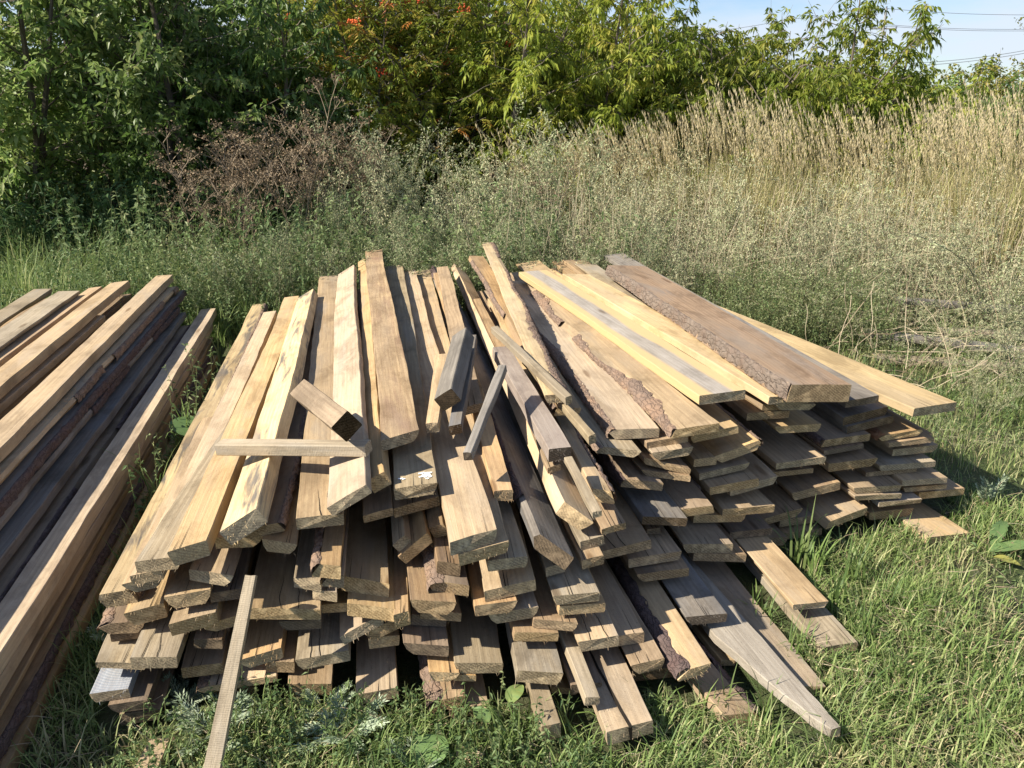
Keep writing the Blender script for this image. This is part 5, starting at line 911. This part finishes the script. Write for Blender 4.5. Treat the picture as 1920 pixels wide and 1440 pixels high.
tag(link('dry_stems', sa.mesh('dry_stems', [M_STEM])), 'tangle of dry fallen stems among the weeds', 'dry stems', kind='stuff')

# single plants in the foreground ---------------------------------
def silver_plant(x, y, sc, label, n=9, up=.45):
    sc *= .62; a = Acc(); st = Acc()
    for i in range(n):
        az_ = i * 2.4 + rng.rand(); P = path((0, 0, .01), (math.cos(az_), math.sin(az_), up + rng.rand() * .5), .14 * rng.uniform(.7, 1.3), 6, .1, -.05); tube(st, P, .0012, 0, .7, 3)
        for t in np.linspace(.25, 1, 9):
            p, d = sample(P, [t]); sd = unit(np.cross(d, [0, 0, 1.]))
            for sg in (-1, 1, 0):
                dd = unit(d * (.9 if sg else 1.2) + sd * sg * .9 + [0, 0, .1]); q = p + dd * .012
                leaves(a, np.concatenate([p, q, q, q + dd * .010]), np.concatenate([dd, dd + sd * .6, dd - sd * .6, dd]), .024, .0065, rng.uniform(.2, 1), 0, .05, .05)
    return plant('wormwood_plant', (('stem', st.mesh('silver_stem', [M_STEM])), ('foliage', a.mesh('silver_foliage', [M_SILV]))), (x, y, 0), 0, (sc,) * 3, label, 'wormwood', None)
silver_plant(-.80, 1.60, 1.25, 'silvery wormwood rosette left of the leaning slat at the bottom', 12)
silver_plant(-.92, 1.72, .95, 'darker silvery wormwood tucked under the lower left plank ends')
silver_plant(-.44, 1.60, 1.2, 'silvery wormwood right of the leaning slat', 12)
silver_plant(-.52, 1.70, .8, 'small wormwood sprig in shade right behind the leaning slat')
silver_plant(-.24, 1.50, .9, 'feathery wormwood sprout beside the big round leaf', 8, .8)
silver_plant(-1.20, 1.98, 1.1, 'grey green wormwood between the two piles', 9, .8)
silver_plant(1.98, 2.85, 1.2, 'tall thin wormwood by the lone plank at the right', 6, 2.4)
worm(3, 2.15, 3.35, .28, 'grey wormwood clump in the grass right of the stack', None)
worm(1, 2.5, 3.8, .34, 'second grey wormwood clump further back right of the stack', None)
worm(3, 2.75, 4.2, .4, 'low pale wormwood clump in front of the half hidden old boards', None)
def broad_leaf(name, x, y, z, az_, ln, wd, label, cat, lobes=0, val=.5, pitch=.25):
    a = Acc(); n = 12; V = []
    for i in range(n + 1):
        f = i / n; wv = wd * .5 * math.sin(math.pi * min(1, f ** .75)) ** .7 * (1 - lobes * .35 * (i % 2)) + .0008
        zz = ln * pitch * math.sin(f * 2.4) * .6
        for s_ in (-1, -.5, 0, .5, 1): V.append((s_ * wv, f * ln, zz + abs(s_) * wv * .22 + .004 * fn(f * 5, s_ * 2, ln * 9)))
    F = [(i * 5 + j, i * 5 + j + 1, i * 5 + j + 6, i * 5 + j + 5) for i in range(n) for j in range(4)]
    a.add(V, F, np.clip(rng.normal(val, .03, len(F)), 0, 1)); me = a.mesh(name, [M_BROAD]); me.polygons.foreach_set('use_smooth', [True] * len(F))
    st = Acc(); tube(st, [(0, 0, 0), (0, -ln * .15, -.02), (0, -ln * .25, -z)], .002, 0, .6, 4)
    r = empty(name, (x, y, z)); r.rotation_euler = (0, 0, az_); tag(r, label, cat); link('blade', me, r); link('petiole', st.mesh('petiole', [M_BROAD]), r)
broad_leaf('burdock_leaf', -.23, 1.47, .04, -.5, .105, .10, 'big round green leaf at the foot of the pile near the bottom edge', 'leaf', 0, .45)
broad_leaf('dock_leaf', 1.77, 2.47, .03, -1.5, .24, .06, 'smooth long green leaf pointing right in the grass at the right edge', 'leaf', 0, .5, .12)
broad_leaf('dock_leaf', 1.80, 2.50, .03, -.75, .20, .055, 'upper toothed green leaf in the grass at the right edge', 'leaf', .6, .4, .3)
broad_leaf('dock_leaf', 1.78, 2.45, .02, -2.4, .09, .045, 'yellowing leaf under the long green one at the right edge', 'leaf', 0, .9, .1)
broad_leaf('burdock_leaf', -1.45, 3.2, .16, .3, .22, .20, 'round grey green leaf between the two piles', 'leaf', 0, .3)
broad_leaf('broad_leaf', -.06, 1.60, .06, .8, .06, .04, 'small green leaf left of the grey broken beam', 'leaf', 0, .5)
broad_leaf('broad_leaf', -.01, 1.66, .07, -.6, .07, .045, 'small green leaf close under the thick grey plank end', 'leaf', 0, .6)
# coarse grass tufts
def tuft(x, y, n, h0, h1, wd, label, vmu=.3):
    a = Acc(); B = np.stack([rng.normal(0, .018, n), rng.normal(0, .018, n), np.zeros(n)], 1); blades(a, B, rdir(n) * [1, 1, 0], rng.uniform(h0, h1, n), wd, rng.uniform(.2, 1.9, n), np.clip(rng.normal(vmu, .12, n), 0, 1), 0, 6)
    o = link('grass_tuft', a.mesh('grass_tuft', [M_GRASS])); o.location = (x, y, 0); tag(o, label, 'grass tuft')
for px, y, n, h0, h1, wd, lb in ((1495, 2.42, 20, .10, .30, .010, 'tall broad bladed grass tuft in front of the right stack'), (1530, 2.38, 16, .08, .2, .009, 'low broad bladed tuft beside the tall one before the right stack'), (1600, 2.30, 16, .12, .26, .010, 'arching broad bladed tuft right of the ground planks'), (1560, 2.16, 18, .08, .2, .009, 'broad bladed tuft at the corner of the two short ground planks'), (1420, 2.12, 14, .05, .14, .008, 'narrow tuft growing between the ground planks'), (1480, 1.90, 18, .06, .16, .006, 'grass tuft over the pale curved plank tip'), (1340, 1.72, 18, .06, .16, .006, 'grass tuft left of the bark edged ground plank'), (1430, 1.68, 16, .06, .16, .006, 'grass tuft below the bark edged ground plank'), (1120, 1.50, 16, .05, .14, .006, 'grass tuft at the end of the wide cracked plank'), (960, 1.56, 18, .06, .17, .007, 'grass tuft left of the broken beam end'), (880, 1.55, 14, .06, .15, .006, 'grass tuft beside the small bottom chip'), (1620, 2.0, 18, .07, .2, .007, 'grass tuft in the lawn right of the ground planks'), (1700, 1.8, 18, .07, .18, .007, 'grass tuft nearest the bottom right corner')):
    tuft(px2x(px, y, 0), y, n, h0, h1, wd, lb)
for y, lb in ((3.3, 'tallest grass tuft between the piles'), (2.75, 'near grass tuft between the piles')):
    tuft(-1.27 - .2 * (y - 2), y, 26, .15, .42, .010, lb)
# old boards in the weeds at the right
for A, B, lb in (((2.35, 4.75, .05), (3.3, 4.5, .06), 'old grey board lying in the weeds nearest the stack'), ((2.4, 5.1, .12), (3.6, 4.6, .10), 'old grey board lying above a dark hollow in the weeds'), ((2.9, 5.7, .20), (4.3, 5.4, .16), 'farthest old grey board in the weeds, below the reeds'), ((3.0, 5.2, .10), (4.2, 4.9, .10), 'old grey board half hidden by wormwood near the right edge')):
    slat('old_board', A, B, .12, .12, .03, 'n' if 'hollow' in lb or 'farthest' in lb else 'g', lb, 'old board', up=(0, 0, 1))
# white flowers
fa = Acc()
for i in range(9):
    c = np.array([rng.normal(0, .03), rng.normal(0, .03), .12 + rng.rand() * .03]); tube(fa, [(0, 0, 0), tuple(c)], .0012, 1, .5, 3)
    k = 40; leaves(fa, c + rng.normal(size=(k, 3)) * [.014, .014, .004], rdir(k, .8), .008, .007, .5, 0, 0)
o = link('white_flower', fa.mesh('white_flower', [WHT, M_WEED])); o.location = (px2x(1448, 4.55, .1), 4.55, 0.02); tag(o, 'little cluster of white flowers at the edge of the rightmost yellow plank', 'flower')
# ---------------------------------------------------------------- power line
POLE = flat('concrete_pole', (.30, .29, .28)); WIRE = flat('wire', (.16, .17, .19), .5)
def world_at(px, py, Y):
    u = (px - 960) / 1442; v_ = (py - 720) / 1442; c_, s_ = math.cos(PITCH), math.sin(PITCH)
    d = np.array([u, c_ - v_ * s_, -s_ - v_ * c_]); return np.array([0, 0, 1.6]) + d * Y / d[1]
pt = world_at(1662, 16, 70); pa = Acc(); tube(pa, [(0, 0, 0), (0, 0, float(pt[2]))], [.16, .10], 0, .5, 10)
ca = Acc(); tube(ca, [(-1.1, 0, float(pt[2]) - 1.5), (1.1, 0, float(pt[2]) - 1.5)], .06, 0, .5, 4); 
ia = Acc()
for xx, zz in ((-1.05, -1.42), (1.05, -1.42), (0, .06)): tube(ia, [(xx, 0, float(pt[2]) + zz - .12), (xx, 0, float(pt[2]) + zz + .1)], [.05, .07], 0, .5, 6)
pole = empty('power_pole', (float(pt[0]), 70, 0)); tag(pole, 'distant power pole standing against the sky at the top right', 'power pole')
link('post', pa.mesh('post', [POLE]), pole); link('crossarm', ca.mesh('crossarm', [POLE]), pole); link('insulator', ia.mesh('insulator', [WIRE]), pole)
for nm, pts_ in (('topmost overhead wire, meeting the tip of the pole', ((1300, 62), (1480, 36), (1662, 16), (1920, 28), (2100, 34))),
                 ('overhead wire just under the topmost one', ((1250, 120), (1420, 82), (1658, 46), (1920, 55), (2100, 60))),
                 ('third overhead wire, close below the second', ((1250, 124), (1420, 88), (1664, 49), (1920, 58), (2100, 64)))):
    P = []
    for (a0, b0), (a1, b1) in zip(pts_[:-1], pts_[1:]):
        for q in range(8):
            f = q / 8; P.append(world_at(a0 + (a1 - a0) * f, b0 + (b1 - b0) * f + 3 * math.sin(math.pi * f), 70))
    wa2 = Acc(); tube(wa2, P, .017, 0, .5, 4); tag(link('power_line', wa2.mesh('wire', [WIRE])), nm, 'power line', 'overhead wires')
for nm, dy in (('upper wire of the low sagging pair at the right', 0), ('lower wire of the low sagging pair at the right', 5)):
    P = [world_at(px, 120 + dy + 4 * 0 + (-(px - 1640) ** 2 * -.00032 * (-1) if px > 1640 else 0) - (12 * (1640 - px) / 240 if px < 1640 else 0), 45) for px in range(1380, 2001, 20)]
    wa2 = Acc(); tube(wa2, P, .014, 0, .5, 4); tag(link('power_line', wa2.mesh('wire', [WIRE])), nm, 'power line', 'overhead wires')
